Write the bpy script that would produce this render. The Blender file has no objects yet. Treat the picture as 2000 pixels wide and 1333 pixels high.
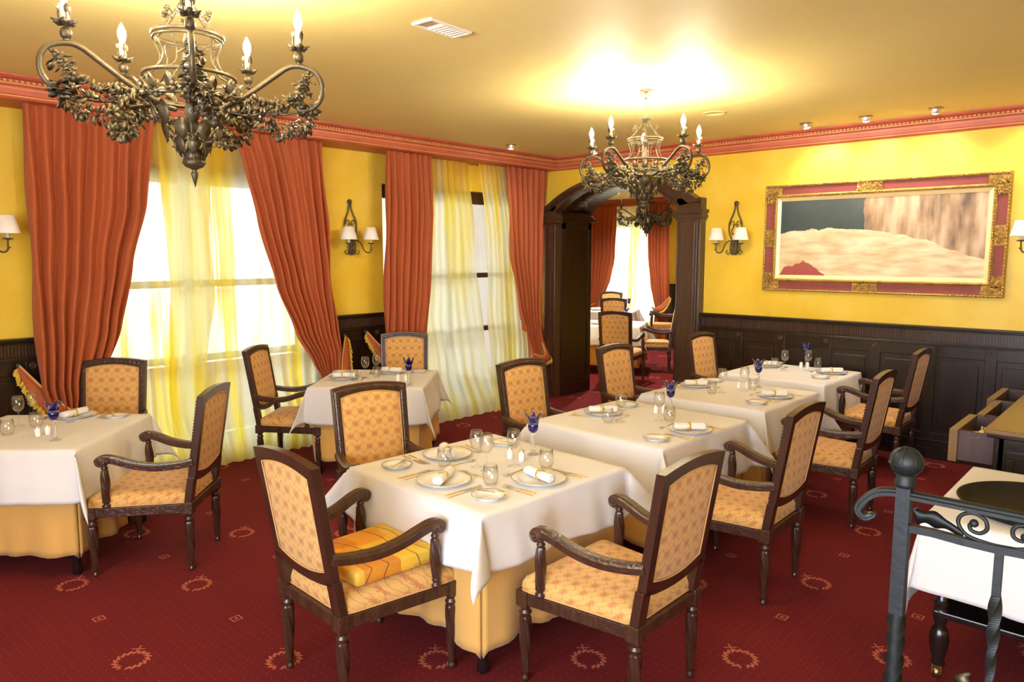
import bpy, math, random
from mathutils import Vector, Matrix
random.seed(7)
PI = math.pi
sc = bpy.context.scene
COL = sc.collection

# ------------------------------------------------------------------ camera
cam_d = bpy.data.cameras.new('camera'); cam = bpy.data.objects.new('camera', cam_d); COL.objects.link(cam)
cam_d.sensor_width = 36.0; cam_d.lens = 36.0 * 1432.0 / 2000.0
cam_d.clip_start = 0.05; cam_d.clip_end = 200
cam.location = (0, 0, 1.85)
cam.rotation_euler = (math.radians(90 - 6.751), 0, math.radians(42.4))
sc.camera = cam
sc.view_settings.view_transform = 'Standard'; sc.view_settings.look = 'None'
sc.view_settings.gamma = 1.0; sc.view_settings.use_curve_mapping = False
sc.view_settings.exposure = 0.87

# ------------------------------------------------------------------ daylight and fill lamp
world = bpy.data.worlds.new('sky'); sc.world = world; world.use_nodes = True
wn = world.node_tree.nodes; wl = world.node_tree.links
bg = wn['Background']; bg.inputs['Strength'].default_value = 3.6
bg.inputs['Color'].default_value = (0.86, 0.93, 1.0, 1)

def area(name, loc, rot, sx, sy, power, color, portal=False):
    d = bpy.data.lights.new(name, 'AREA'); d.shape = 'RECTANGLE'; d.size = sx; d.size_y = sy
    d.energy = power; d.color = color
    if portal: d.cycles.is_portal = True
    o = bpy.data.objects.new(name, d); o.location = loc; o.rotation_euler = rot; COL.objects.link(o)
    return o
# daylight portals at the window openings, then one added fill lamp
area('daylight_and_fill', (-6.62, 2.9, 1.35), (0, -PI/2, 0), 2.4, 2.2, 20, (0.9, 0.95, 1.0), True)
area('daylight_and_fill', (-6.62, 6.0, 1.35), (0, -PI/2, 0), 2.4, 2.1, 20, (0.9, 0.95, 1.0), True)
area('daylight_and_fill', (-9.3, 14.55, 1.35), (-PI/2, 0, 0), 1.6, 2.4, 26, (0.95, 0.97, 1.0), True)
area('daylight_and_fill', (0.2, -2.25, 1.7), (PI/2, 0, 0), 4.6, 2.0, 190, (0.76, 0.84, 1.0))  # unseen cool fill lamp, added to brighten the sides facing the camera

# ------------------------------------------------------------------ helpers
class MB:
    """collects geometry and links it as one mesh object"""
    def __init__(s): s.v = []; s.f = []; s.sm = []; s.mi = []; s.cm = 0
    def add(s, vs, fs, smooth=False):
        n = len(s.v); s.v += [tuple(p) for p in vs]
        for f in fs: s.f.append([i + n for i in f]); s.sm.append(smooth); s.mi.append(s.cm)
        return s
    def box(s, x0, x1, y0, y1, z0, z1):
        return s.add([(x0,y0,z0),(x1,y0,z0),(x1,y1,z0),(x0,y1,z0),(x0,y0,z1),(x1,y0,z1),(x1,y1,z1),(x0,y1,z1)],
              [(3,2,1,0),(4,5,6,7),(0,1,5,4),(1,2,6,5),(2,3,7,6),(3,0,4,7)])
    def cbox(s, c, d): return s.box(c[0]-d[0]/2,c[0]+d[0]/2,c[1]-d[1]/2,c[1]+d[1]/2,c[2]-d[2]/2,c[2]+d[2]/2)
    def rings(s, rings, closed=True, cap=True, smooth=True):
        n = len(rings[0]); vs = [p for r in rings for p in r]; fs = []
        for i in range(len(rings)-1):
            for j in range(n if closed else n-1):
                a = i*n+j; b = i*n+(j+1)%n
                fs.append((a, b, b+n, a+n))
        if cap and closed:
            fs.append(tuple(range(n-1,-1,-1))); fs.append(tuple(range((len(rings)-1)*n, len(rings)*n)))
        return s.add(vs, fs, smooth)
    def lathe(s, prof, seg=24, c=(0,0,0), smooth=True, cap=True):
        R = []
        for r, z in prof:
            R.append([(c[0]+r*math.cos(2*PI*k/seg), c[1]+r*math.sin(2*PI*k/seg), c[2]+z) for k in range(seg)])
        return s.rings(R, True, cap, smooth)
    def tube(s, pts, r, seg=8, cap=True, sect=None, up=(0,0,1), smooth=True):
        """sweep; r number or list; sect: list of (a,b) multipliers for a custom section"""
        P = [Vector(p) for p in pts]; n = len(P)
        rr = r if isinstance(r, (list, tuple)) else [r]*n
        sec = sect or [(math.cos(2*PI*k/seg), math.sin(2*PI*k/seg)) for k in range(seg)]
        R = []; prev = None
        for i in range(n):
            t = (P[min(i+1,n-1)] - P[max(i-1,0)])
            if t.length < 1e-9: t = Vector((0,0,1))
            t.normalize()
            if prev is None:
                u = Vector(up)
                if abs(t.dot(u)) > .95: u = Vector((1,0,0)) if abs(t.x) < .9 else Vector((0,1,0))
                a = (u - t*u.dot(t)).normalized()
            else:
                a = prev - t*prev.dot(t)
                if a.length < 1e-6: a = Vector((1,0,0))
                a.normalize()
            prev = a; b = t.cross(a)
            R.append([tuple(P[i] + b*(x*rr[i]) + a*(y*rr[i])) for x, y in sec])
        return s.rings(R, True, cap, smooth)
    def sphere(s, c, r, seg=12, rg=8, sc=(1,1,1)):
        prof = [(max(1e-4, math.sin(PI*k/rg)), -math.cos(PI*k/rg)) for k in range(rg+1)]
        R = [[(c[0]+a*r*sc[0]*math.cos(2*PI*k/seg), c[1]+a*r*sc[1]*math.sin(2*PI*k/seg), c[2]+z*r*sc[2]) for k in range(seg)] for a, z in prof]
        return s.rings(R)
    def torus(s, c, R, r, axis='z', seg=24, rs=8):
        vs = []; fs = []
        for i in range(seg):
            a = 2*PI*i/seg
            for j in range(rs):
                b = 2*PI*j/rs; q = R+r*math.cos(b); p = (q*math.cos(a), q*math.sin(a), r*math.sin(b))
                if axis == 'x': p = (p[2], p[0], p[1])
                if axis == 'y': p = (p[0], p[2], p[1])
                vs.append((c[0]+p[0], c[1]+p[1], c[2]+p[2]))
                fs.append((i*rs+j, ((i+1)%seg)*rs+j, ((i+1)%seg)*rs+(j+1)%rs, i*rs+(j+1)%rs))
        return s.add(vs, fs, True)
    def prism(s, poly, axis, a, b, smooth=False):
        """poly in the two other axes; extruded along axis from a to b"""
        def P(u, v, w): return {'x': (w,u,v), 'y': (u,w,v), 'z': (u,v,w)}[axis]
        n = len(poly); vs = [P(u,v,a) for u,v in poly] + [P(u,v,b) for u,v in poly]
        fs = [tuple(range(n-1,-1,-1)), tuple(range(n,2*n))]
        s.add(vs, fs, False); m = len(s.v) - 2*n
        for i in range(n):
            j = (i+1) % n; s.f.append([m+i, m+j, m+j+n, m+i+n]); s.sm.append(smooth); s.mi.append(s.cm)
        return s
    def grid(s, fn, nu, nv, smooth=True):
        vs = [fn(i/nu, j/nv) for i in range(nu+1) for j in range(nv+1)]
        fs = [(i*(nv+1)+j, (i+1)*(nv+1)+j, (i+1)*(nv+1)+j+1, i*(nv+1)+j+1) for i in range(nu) for j in range(nv)]
        return s.add(vs, fs, smooth)
    def petal(s, p, d, n, L, W, T=.002):
        """a rounded cupped leaf with thickness"""
        p = Vector(p); d = Vector(d).normalized(); n = Vector(n); n = (n - d*n.dot(d)).normalized(); w = d.cross(n)
        pr = [(0,.12),(.25,.85),(.6,1.0),(.88,.55)]
        top = [p + d*(L*t) + w*(W/2*k) + n*(L*.22*t*t + W*.14*k) for t, k in pr]; bot = [p + d*(L*t) - w*(W/2*k) + n*(L*.22*t*t + W*.14*k) for t, k in pr]
        e = p + d*L + n*(L*.30); rim = [*top, e, *reversed(bot)]; m = p + d*(L*.5) - n*(W*.10); m2 = m + n*(T + W*.06); k = len(rim)
        return s.add([*rim, m, m2], [(i,(i+1)%k,k) for i in range(k)] + [((i+1)%k,i,k+1) for i in range(k)], True)
    def leaf(s, p, d, n, L, W, T=.002):
        """a small folded leaf with thickness"""
        p = Vector(p); d = Vector(d).normalized(); n = Vector(n); n = (n - d*n.dot(d)).normalized(); w = d.cross(n)
        a = p; b = p + d*L + n*(L*.25); m = p + d*(L*.45) - n*(L*.12)
        l = p + d*(L*.4) + w*(W/2) + n*(L*.16); r = p + d*(L*.4) - w*(W/2) + n*(L*.16); m2 = m + n*(T+L*.06)
        return s.add([a,b,l,r,m,m2], [(0,4,2),(4,1,2),(0,3,4),(4,3,1),(0,2,5),(5,2,1),(0,5,3),(5,1,3)], False)
    def xform(s, M, n0=0):
        for i in range(n0, len(s.v)): s.v[i] = tuple(M @ Vector(s.v[i]))
        return s
    def build(s, name, mat, parent=None, solid=0, bevel=0, sub=0, loc=None, wn=False):
        me = bpy.data.meshes.new(name); me.from_pydata(s.v, [], s.f); me.validate(clean_customdata=False)
        if len(me.polygons) == len(s.sm):
            me.polygons.foreach_set('use_smooth', s.sm)
            me.polygons.foreach_set('material_index', s.mi)
        for m in (mat if isinstance(mat, (list, tuple)) else [mat]): me.materials.append(m)
        o = bpy.data.objects.new(name, me); COL.objects.link(o)
        if parent is not None: o.parent = parent
        if loc is not None: o.location = loc
        if bevel:
            b = o.modifiers.new('bevel', 'BEVEL'); b.width = bevel; b.segments = 2; b.limit_method = 'ANGLE'; b.angle_limit = math.radians(50)
        if sub:
            b = o.modifiers.new('subdivision', 'SUBSURF'); b.levels = sub; b.render_levels = sub
        if solid:
            b = o.modifiers.new('thickness', 'SOLIDIFY'); b.thickness = solid; b.offset = 0
        return o

def tag(o, label, cat, group=None, kind=None):
    o['label'] = label; o['category'] = cat
    if group: o['group'] = group
    if kind: o['kind'] = kind
    return o
def struct(o, label, cat='structure'):
    o['kind'] = 'structure'; o['label'] = label; o['category'] = cat; return o
def thing(name, label, cat, loc=(0,0,0), rz=0, group=None):
    o = bpy.data.objects.new(name, None); COL.objects.link(o); o.empty_display_size = .1
    o.location = loc; o.rotation_euler = (0,0,rz); return tag(o, label, cat, group)
def dup(o, loc=None, rz=None, label=None, parent=None, group=None):
    c = o.copy(); COL.objects.link(c)
    if parent is not None: c.parent = parent
    for ch in list(o.children): dup(ch, parent=c)
    if loc is not None: c.location = loc
    if rz is not None: c.rotation_euler = (0,0,rz)
    if label: c['label'] = label
    if group: c['group'] = group
    return c
def bez(pts, n=8):
    """smooth Catmull-Rom through the points"""
    P = [Vector(p) for p in pts]; out = []
    for i in range(len(P)-1):
        a = P[max(i-1,0)]; b = P[i]; c = P[i+1]; d = P[min(i+2,len(P)-1)]
        for k in range(n):
            t = k/n
            out.append(.5*((2*b)+(-a+c)*t+(2*a-5*b+4*c-d)*t*t+(-a+3*b-3*c+d)*t**3))
    out.append(P[-1]); return out
def interp(tab, z):
    """tab sorted by z descending: (z, value...)"""
    if z >= tab[0][0]: return tab[0][1]
    for (z0, a), (z1, b) in zip(tab, tab[1:]):
        if z >= z1:
            t = (z0 - z)/(z0 - z1); t = t*t*(3-2*t)*.4 + t*.6; return a + (b-a)*t
    return tab[-1][1]

# ------------------------------------------------------------------ materials
class NT:
    def __init__(s, name):
        s.m = bpy.data.materials.new(name); s.m.use_nodes = True; s.t = s.m.node_tree; s.n = s.t.nodes; s.l = s.t.links
        s.b = s.n['Principled BSDF']; s.out = s.n['Material Output']
    def new(s, typ, **kw):
        n = s.n.new(typ)
        for k, v in kw.items():
            if hasattr(n, k): setattr(n, k, v)
            else: n.inputs[k].default_value = v
        return n
    def link(s, a, b): s.l.new(a, b)
    def math(s, op, a, b=None, c=None):
        n = s.n.new('ShaderNodeMath'); n.operation = op
        for i, q in enumerate((a, b, c)):
            if q is None: continue
            if isinstance(q, (int, float)): n.inputs[i].default_value = q
            else: s.l.new(q, n.inputs[i])
        return n.outputs[0]
    def mix(s, fac, a, b):
        n = s.n.new('ShaderNodeMix'); n.data_type = 'RGBA'
        for sock, q in ((n.inputs[0], fac), (n.inputs[6], a), (n.inputs[7], b)):
            if isinstance(q, (int, float)): sock.default_value = q
            elif isinstance(q, tuple): sock.default_value = (*q, 1) if len(q) == 3 else q
            else: s.l.new(q, sock)
        return n.outputs[2]
    def coords(s, kind='Object'):
        n = s.n.new('ShaderNodeTexCoord'); return n.outputs[kind]
    def xyz(s, v):
        n = s.n.new('ShaderNodeSeparateXYZ'); s.l.new(v, n.inputs[0]); return n.outputs
    def noise(s, v, scale, detail=3, rough=.5):
        n = s.n.new('ShaderNodeTexNoise'); n.inputs['Scale'].default_value = scale; n.inputs['Detail'].default_value = detail
        n.inputs['Roughness'].default_value = rough
        if v is not None: s.l.new(v, n.inputs['Vector'])
        return n.outputs['Fac']
    def scalev(s, v, k):
        n = s.n.new('ShaderNodeMapping'); n.inputs['Scale'].default_value = k; s.l.new(v, n.inputs[0]); return n.outputs[0]
    def ramp(s, fac, stops):
        n = s.n.new('ShaderNodeValToRGB'); e = n.color_ramp.elements
        while len(e) < len(stops): e.new(.5)
        for q, (p, c) in zip(e, stops): q.position = p; q.color = (*c, 1) if len(c) == 3 else c
        s.l.new(fac, n.inputs[0]); return n.outputs[0]
    def bump(s, h, strength=.3, dist=.01):
        n = s.n.new('ShaderNodeBump'); n.inputs['Strength'].default_value = strength; n.inputs['Distance'].default_value = dist
        s.l.new(h, n.inputs['Height']); s.l.new(n.outputs[0], s.b.inputs['Normal'])
    def set(s, **kw):
        for k, v in kw.items():
            k = {'Base': 'Base Color', 'Rough': 'Roughness', 'Metal': 'Metallic', 'Spec': 'Specular IOR Level', 'Coat': 'Coat Weight', 'CoatR': 'Coat Roughness', 'Sheen': 'Sheen Weight', 'Trans': 'Transmission Weight'}.get(k, k)
            i = s.b.inputs[k]
            if isinstance(v, (int, float)): i.default_value = v
            elif isinstance(v, tuple): i.default_value = (*v, 1)
            else: s.l.new(v, i)
        return s

def simple(name, base, rough=.5, metal=0, bump=None, vary=0, **kw):
    t = NT(name); t.set(Base=base, Rough=rough, Metal=metal, **kw)
    if vary or bump:
        co = t.coords('Object')
        if vary:
            f = t.noise(co, 6, 4); t.set(Base=t.mix(f, tuple(c*(1-vary) for c in base), tuple(min(1, c*(1+vary)) for c in base)))
        if bump: t.bump(t.noise(co, bump[0], 4), bump[1], bump[2])
    return t.m

def mk_wall(name, c1, c2, c3, rough=.38):
    t = NT(name); co = t.coords('Object')
    a = t.noise(co, 1.1, 5, .6); b = t.noise(co, 4.5, 6, .6)
    f = t.math('ADD', t.math('MULTIPLY', a, .65), t.math('MULTIPLY', b, .35))
    t.set(Base=t.ramp(f, [(.34, c1), (.5, c2), (.66, c3)]), Rough=rough, Spec=.4)
    t.bump(t.noise(co, 14, 3), .04, .01); return t.m
M = {}
M['wall'] = mk_wall('yellow_plaster', (.75, .47, .028), (.81, .55, .048), (.86, .63, .10))
M['ceiling'] = mk_wall('ochre_ceiling', (.82, .66, .26), (.84, .68, .27), (.86, .70, .29), .62)
M['terracotta'] = simple('terracotta_plaster', (.50, .105, .055), .45, vary=.3)
M['gilt_trim'] = simple('ochre_trim_line', (.60, .27, .085), .45, vary=.15)

def mk_wood(name, c1, c2, rough=.25, carved=0, coat=.3):
    t = NT(name); co = t.coords('Object')
    v = t.scalev(co, (14, 14, 1.6)); f = t.noise(v, 2.2, 5, .6)
    t.set(Base=t.ramp(f, [(.3, c1), (.7, c2)]), Rough=rough, Coat=coat, CoatR=.15)
    if carved:
        w = t.new('ShaderNodeTexVoronoi'); w.feature = 'SMOOTH_F1'; w.inputs['Scale'].default_value = carved
        t.link(co, w.inputs['Vector']); t.bump(w.outputs['Distance'], .55, .006)
    else: t.bump(f, .08, .003)
    return t.m
M['dark_wood'] = mk_wood('dark_panelling', (.010, .005, .0025), (.026, .012, .005), .30, 0, .05)
M['arch_wood'] = mk_wood('dark_arch_wood', (.045, .020, .010), (.080, .037, .018), .30, 0, .15)
M['chair_wood'] = mk_wood('walnut_chair_wood', (.036, .013, .008), (.062, .024, .014), .3, 0, .2)
M['chair_carved'] = mk_wood('carved_walnut', (.038, .015, .008), (.075, .031, .016), .34, 70, .2)
M['black_wood'] = mk_wood('black_table_leg_wood', (.008, .006, .006), (.018, .012, .010), .2)
M['side_wood'] = mk_wood('sideboard_top_wood', (.16, .085, .025), (.22, .12, .04), .35)
M['drawer_wood'] = mk_wood('drawer_side_wood', (.055, .030, .028), (.085, .045, .036), .5, 0, 0)

# carpet: skewed lattice of wreaths with small diamonds and pin dots between
def mk_carpet():
    t = NT('wreath_carpet'); co = t.coords('Object'); X, Y, Z = t.xyz(co)
    x = t.math('ADD', X, 1.369); y = t.math('SUBTRACT', Y, 3.059); m = t.math
    def lat(ox, oy):
        xx = m('SUBTRACT', x, ox); yy = m('SUBTRACT', y, oy)
        s = m('MULTIPLY_ADD', xx, 1.8943, m('MULTIPLY', yy, .0554)); r = m('MULTIPLY_ADD', xx, -.8760, m('MULTIPLY', yy, .9499))
        s = m('SUBTRACT', s, m('ROUND', s)); r = m('SUBTRACT', r, m('ROUND', r))
        # nearest cell of the skewed lattice, back to metres
        u = m('ADD', m('MULTIPLY', s, .514), m('MULTIPLY', r, -.03)); v = m('ADD', m('MULTIPLY', s, .474), m('MULTIPLY', r, 1.025))
        return u, v
    u, v = lat(0, 0)
    # second candidate: shift by one when |v| is large
    v = m('SUBTRACT', v, m('MULTIPLY', m('ROUND', m('DIVIDE', v, 1.025)), 1.025))
    rad = m('SQRT', m('ADD', m('MULTIPLY', u, u), m('MULTIPLY', v, v))); ang = m('ARCTAN2', v, u)
    ring = m('SUBTRACT', 1, m('MINIMUM', 1, m('DIVIDE', m('ABSOLUTE', m('SUBTRACT', rad, .068)), .022)))
    tw = m('ADD', m('MULTIPLY', ang, 16), m('MULTIPLY', rad, 170))
    leafs = m('GREATER_THAN', m('MULTIPLY', m('ADD', m('SINE', tw), 1.15), ring), .62)
    core = m('LESS_THAN', m('ABSOLUTE', m('SUBTRACT', rad, .068)), .004)
    gap = m('GREATER_THAN', m('ABSOLUTE', m('SUBTRACT', ang, -.9)), .16)
    bow1 = m('LESS_THAN', m('ABSOLUTE', m('SUBTRACT', m('ABSOLUTE', m('SUBTRACT', u, -.078)), m('ABSOLUTE', m('SUBTRACT', v, .06)))), .005)
    bow2 = m('LESS_THAN', m('ADD', m('ABSOLUTE', m('SUBTRACT', u, -.078)), m('ABSOLUTE', m('SUBTRACT', v, .06))), .045)
    wreath = m('MULTIPLY', m('MAXIMUM', leafs, core), gap); wreath = m('MAXIMUM', wreath, m('MULTIPLY', bow1, bow2))
    du, dv = lat(-.015, .5125)
    dd = m('MAXIMUM', m('ABSOLUTE', du), m('ABSOLUTE', dv))
    dia = m('MAXIMUM', m('MULTIPLY', m('LESS_THAN', dd, .027), m('GREATER_THAN', dd, .020)), m('LESS_THAN', dd, .008))
    p = .0427; a = m('DIVIDE', x, p); b = m('DIVIDE', y, p)
    a2 = m('ABSOLUTE', m('SUBTRACT', a, m('ROUND', a))); b2 = m('ABSOLUTE', m('SUBTRACT', b, m('ROUND', b)))
    dot = m('LESS_THAN', m('ADD', a2, b2), .085)
    n1 = t.noise(co, 2.2, 3); n2 = t.noise(co, 260, 2)
    base = t.mix(n1, (.125, .009, .014), (.175, .016, .019)); base = t.mix(m('MULTIPLY', n2, .6), base, (.07, .003, .005))
    c = t.mix(m('MULTIPLY', dot, .5), base, (.42, .10, .07)); c = t.mix(m('MULTIPLY', m('MAXIMUM', wreath, dia), .68), c, (.55, .17, .10))
    t.set(Base=c, Rough=.95, Spec=.1, Sheen=.08); t.b.inputs['Sheen Tint'].default_value = (.9, .25, .2, 1)
    t.bump(n2, .5, .003); return t.m
M['carpet'] = mk_carpet()

def mk_fabric(name, plane, c1=(.68, .385, .125), c2=(.44, .13, .06), c3=(.36, .23, .06)):
    """tan damask: rows of sprigs in an ogee vine"""
    t = NT(name); co = t.coords('Object'); X, Y, Z = t.xyz(co); m = t.math
    U, V = (t.math('ADD', X, Z), t.math('ADD', Y, Z)) if plane == 'xy' else (X, Z)
    pu, pv = .076, .072
    row = m('FLOOR', m('DIVIDE', V, pv)); off = m('MULTIPLY', m('MODULO', m('ABSOLUTE', row), 2), .5)
    a = m('ADD', m('DIVIDE', U, pu), off); a = m('SUBTRACT', a, m('ROUND', a)); b = m('SUBTRACT', m('FRACT', m('DIVIDE', V, pv)), .5)
    n = t.noise(co, 120, 3)
    aa = m('MULTIPLY', m('ABSOLUTE', a), pu); bb = m('MULTIPLY', b, pv)
    d = m('SQRT', m('ADD', m('MULTIPLY', aa, aa), m('MULTIPLY', bb, bb)))
    ang = m('ARCTAN2', bb, aa)
    petal = m('ADD', .0165, m('MULTIPLY', m('SINE', m('MULTIPLY', ang, 9)), .007))
    sprig = m('LESS_THAN', d, petal)
    w = m('MULTIPLY', m('ADD', 1, m('COSINE', m('MULTIPLY', V, 2*PI/pv/1))), .17)
    vine = m('LESS_THAN', m('ABSOLUTE', m('SUBTRACT', m('ABSOLUTE', a), m('ADD', .15, w))), m('ADD', .0, m('MULTIPLY', n, .11)))
    c = t.mix(m('MULTIPLY', vine, .55), c1, c3); c = t.mix(m('MULTIPLY', sprig, m('MULTIPLY_ADD', n, .5, .5)), c, c2)
    weave = t.noise(t.scalev(co, (1, 1, 1)), 500, 2); c = t.mix(m('MULTIPLY', weave, .25), c, (.72, .42, .14))
    t.set(Base=c, Rough=.75, Spec=.25, Sheen=.2); t.bump(weave, .3, .002); return t.m
M['seat_fabric'] = mk_fabric('seat_damask', 'xy'); M['back_fabric'] = mk_fabric('backrest_damask', 'xz')
M['piping'] = simple('tan_piping', (.62, .34, .12), .7)

def mk_cloth(name, base, rough=.85, scale=350):
    t = NT(name); co = t.coords('Object'); n = t.noise(co, scale, 2)
    t.set(Base=t.mix(n, tuple(c*.93 for c in base), base), Rough=rough, Sheen=.15, Spec=.2); 
    big = t.noise(co, 5, 3); h = t.math('ADD', t.math('MULTIPLY', n, .12), big); t.bump(h, .15, .02); return t.m
M['white_cloth'] = mk_cloth('white_linen', (.74, .72, .73)); M['gold_cloth'] = mk_cloth('gold_undercloth', (.68, .385, .11))
M['napkin'] = mk_cloth('white_napkin_linen', (.80, .80, .80))
def mk_curtain():
    t = NT('terracotta_curtain'); co = t.coords('Object'); X, Y, Z = t.xyz(co)
    s = t.noise(t.scalev(co, (60, 60, 1)), 8, 3)
    t.set(Base=t.mix(s, (.40, .085, .025), (.54, .135, .045)), Rough=.6, Sheen=.25, Spec=.25)
    t.b.inputs['Sheen Tint'].default_value = (1, .5, .35, 1); t.bump(s, .15, .003)
    tr = t.new('ShaderNodeBsdfTranslucent'); tr.inputs['Color'].default_value = (.75, .12, .02, 1)
    mx = t.new('ShaderNodeMixShader'); mx.inputs[0].default_value = .12
    t.link(t.b.outputs[0], mx.inputs[1]); t.link(tr.outputs[0], mx.inputs[2]); t.link(mx.outputs[0], t.out.inputs[0]); return t.m
M['curtain'] = mk_curtain()
def mk_sheer():
    t = NT('yellow_voile'); co = t.coords('Object')
    w = t.noise(t.scalev(co, (1, 3.2, .22)), 2.0, 3); w2 = t.noise(t.scalev(co, (1, 30, .5)), 1.5, 2)
    f = t.math('ADD', t.math('MULTIPLY', w, .8), t.math('MULTIPLY', w2, .25))
    dens = t.math('MINIMUM', .96, t.math('MAXIMUM', .84, t.math('MULTIPLY_ADD', f, 2.2, -.45)))
    hue = t.math('MINIMUM', 1, t.math('MAXIMUM', 0, t.math('MULTIPLY_ADD', f, 5, -2.3)))
    dif = t.new('ShaderNodeBsdfDiffuse'); dif.inputs['Color'].default_value = (.92, .80, .17, 1)
    tl = t.new('ShaderNodeBsdfTranslucent'); tl.inputs['Color'].default_value = (.98, .86, .20, 1)
    tp = t.new('ShaderNodeBsdfTransparent'); tp.inputs['Color'].default_value = (1, 1, .93, 1)
    m1 = t.new('ShaderNodeMixShader'); m1.inputs[0].default_value = .80; m2 = t.new('ShaderNodeMixShader')
    t.link(t.mix(hue, (.86,.86,.56), (.92,.76,.12)), dif.inputs['Color']); t.link(t.mix(hue, (.97,.98,.76), (1.0,.86,.14)), tl.inputs['Color'])
    t.link(dif.outputs[0], m1.inputs[1]); t.link(tl.outputs[0], m1.inputs[2])
    t.link(dens, m2.inputs[0]); t.link(tp.outputs[0], m2.inputs[1]); t.link(m1.outputs[0], m2.inputs[2]); t.link(m2.outputs[0], t.out.inputs[0]); return t.m
M['sheer'] = mk_sheer()
def mk_glass(name, tint, fres=1.45, rough=.02, body=None):
    t = NT(name); tp = t.new('ShaderNodeBsdfTransparent'); tp.inputs['Color'].default_value = (*tint, 1)
    gl = t.new('ShaderNodeBsdfGlossy'); gl.inputs['Roughness'].default_value = rough
    fr = t.new('ShaderNodeLayerWeight'); fr.inputs['Blend'].default_value = .5
    ff = t.math('MULTIPLY_ADD', t.math('POWER', fr.outputs['Facing'], 3.0), .9, .07)
    mx = t.new('ShaderNodeMixShader'); t.link(ff, mx.inputs[0]); t.link(tp.outputs[0], mx.inputs[1]); t.link(gl.outputs[0], mx.inputs[2])
    t.link(mx.outputs[0], t.out.inputs[0]); return t.m
M['glass'] = mk_glass('clear_glass', (.985, .99, .985), 1.5)
M['pane'] = mk_glass('window_glass', (.97, .98, .98), 1.35)
t = NT('cobalt_glass'); t.set(Base=(.002, .003, .13), Rough=.05, Trans=.25, IOR=1.5, Coat=.5); M['cobalt'] = t.m
t = NT('crystal'); t.set(Base=(.95, .95, .93), Rough=.03, Trans=.9, IOR=1.5); M['crystal'] = t.m
M['china'] = simple('white_china', (.86, .85, .83), .12, Coat=.3)
M['china_rim'] = simple('platinum_rim', (.28, .22, .14), .25, .9)
M['steel'] = simple('polished_cutlery', (.85, .83, .79), .32, .9)
M['gold'] = simple('gold_plate', (.88, .68, .32), .36, .85)
M['brass'] = simple('antique_brass', (.45, .33, .16), .35, 1)
M['iron'] = simple('dark_wrought_iron', (.010, .013, .013), .5, .3, bump=(60, .25, .004))
M['bronze'] = simple('aged_bronze_iron', (.105, .080, .045), .42, .6, bump=(90, .5, .004), vary=.45)
M['bronze_leaf'] = simple('aged_bronze_leaf', (.15, .115, .060), .45, .5, bump=(70, .5, .003), vary=.6)
M['candle'] = simple('ivory_candle_sleeve', (.75, .66, .46), .5)
M['shade'] = simple('white_lamp_shade', (.88, .84, .80), .8)
M['white_metal'] = simple('white_enamel', (.85, .80, .72), .4)
M['vent_in'] = simple('vent_inside', (.55, .40, .27), .6)
M['gilt'] = simple('gilded_wood', (.50, .31, .08), .36, .75, bump=(85, 1.0, .01), vary=.4)
M['gilt_plain'] = simple('pale_gilt_liner', (.83, .66, .33), .4, .25)
M['velvet'] = simple('frame_red_velvet', (.22, .040, .030), .6, vary=.2)
M['fringe'] = simple('gold_fringe', (.72, .50, .05), .7, bump=(200, .8, .004))
M['tray'] = simple('black_tray', (.020, .017, .012), .7, bump=(500, .4, .001), Spec=.15)
M['stone'] = simple('pale_terrace', (.82, .81, .79), .8, vary=.08)
t = NT('lit_bulb'); t.set(Base=(1, 1, 1)); t.b.inputs['Emission Color'].default_value = (1, .87, .66, 1); t.b.inputs['Emission Strength'].default_value = 640; M['bulb'] = t.m
t = NT('downlight_lens'); t.set(Base=(1, 1, 1)); t.b.inputs['Emission Color'].default_value = (.92, .95, 1, 1); t.b.inputs['Emission Strength'].default_value = 30; M['lens'] = t.m
M['unlit'] = simple('unlit_bulb', (.9, .9, .88), .2)
def mk_patch():
    t = NT('patchwork_cotton'); co = t.coords('Object'); m = t.math
    v = t.new('ShaderNodeTexVoronoi'); v.distance = 'CHEBYCHEV'; v.inputs['Scale'].default_value = 7; v.inputs['Randomness'].default_value = .7; t.link(co, v.inputs['Vector'])
    h = t.xyz(v.outputs['Color'])[0]
    c = t.ramp(h, [(.0, (.55, .12, .012)), (.3, (.80, .33, .02)), (.55, (.86, .52, .04)), (.8, (.80, .62, .10)), (1, (.62, .22, .02))])
    n = t.noise(co, 14, 4); c = t.mix(m('MULTIPLY', n, .5), c, (.9, .5, .04))
    w = t.new('ShaderNodeTexWave'); w.wave_type = 'RINGS'; w.inputs['Scale'].default_value = 3.5; w.inputs['Distortion'].default_value = 9; w.inputs['Detail'].default_value = 1; t.link(co, w.inputs['Vector'])
    ln = m('LESS_THAN', w.outputs['Fac'], .015); c = t.mix(m('MULTIPLY', ln, .75), c, (.09, .03, .02))
    t.set(Base=c, Rough=.7); return t.m
M['patchwork'] = mk_patch()
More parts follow.
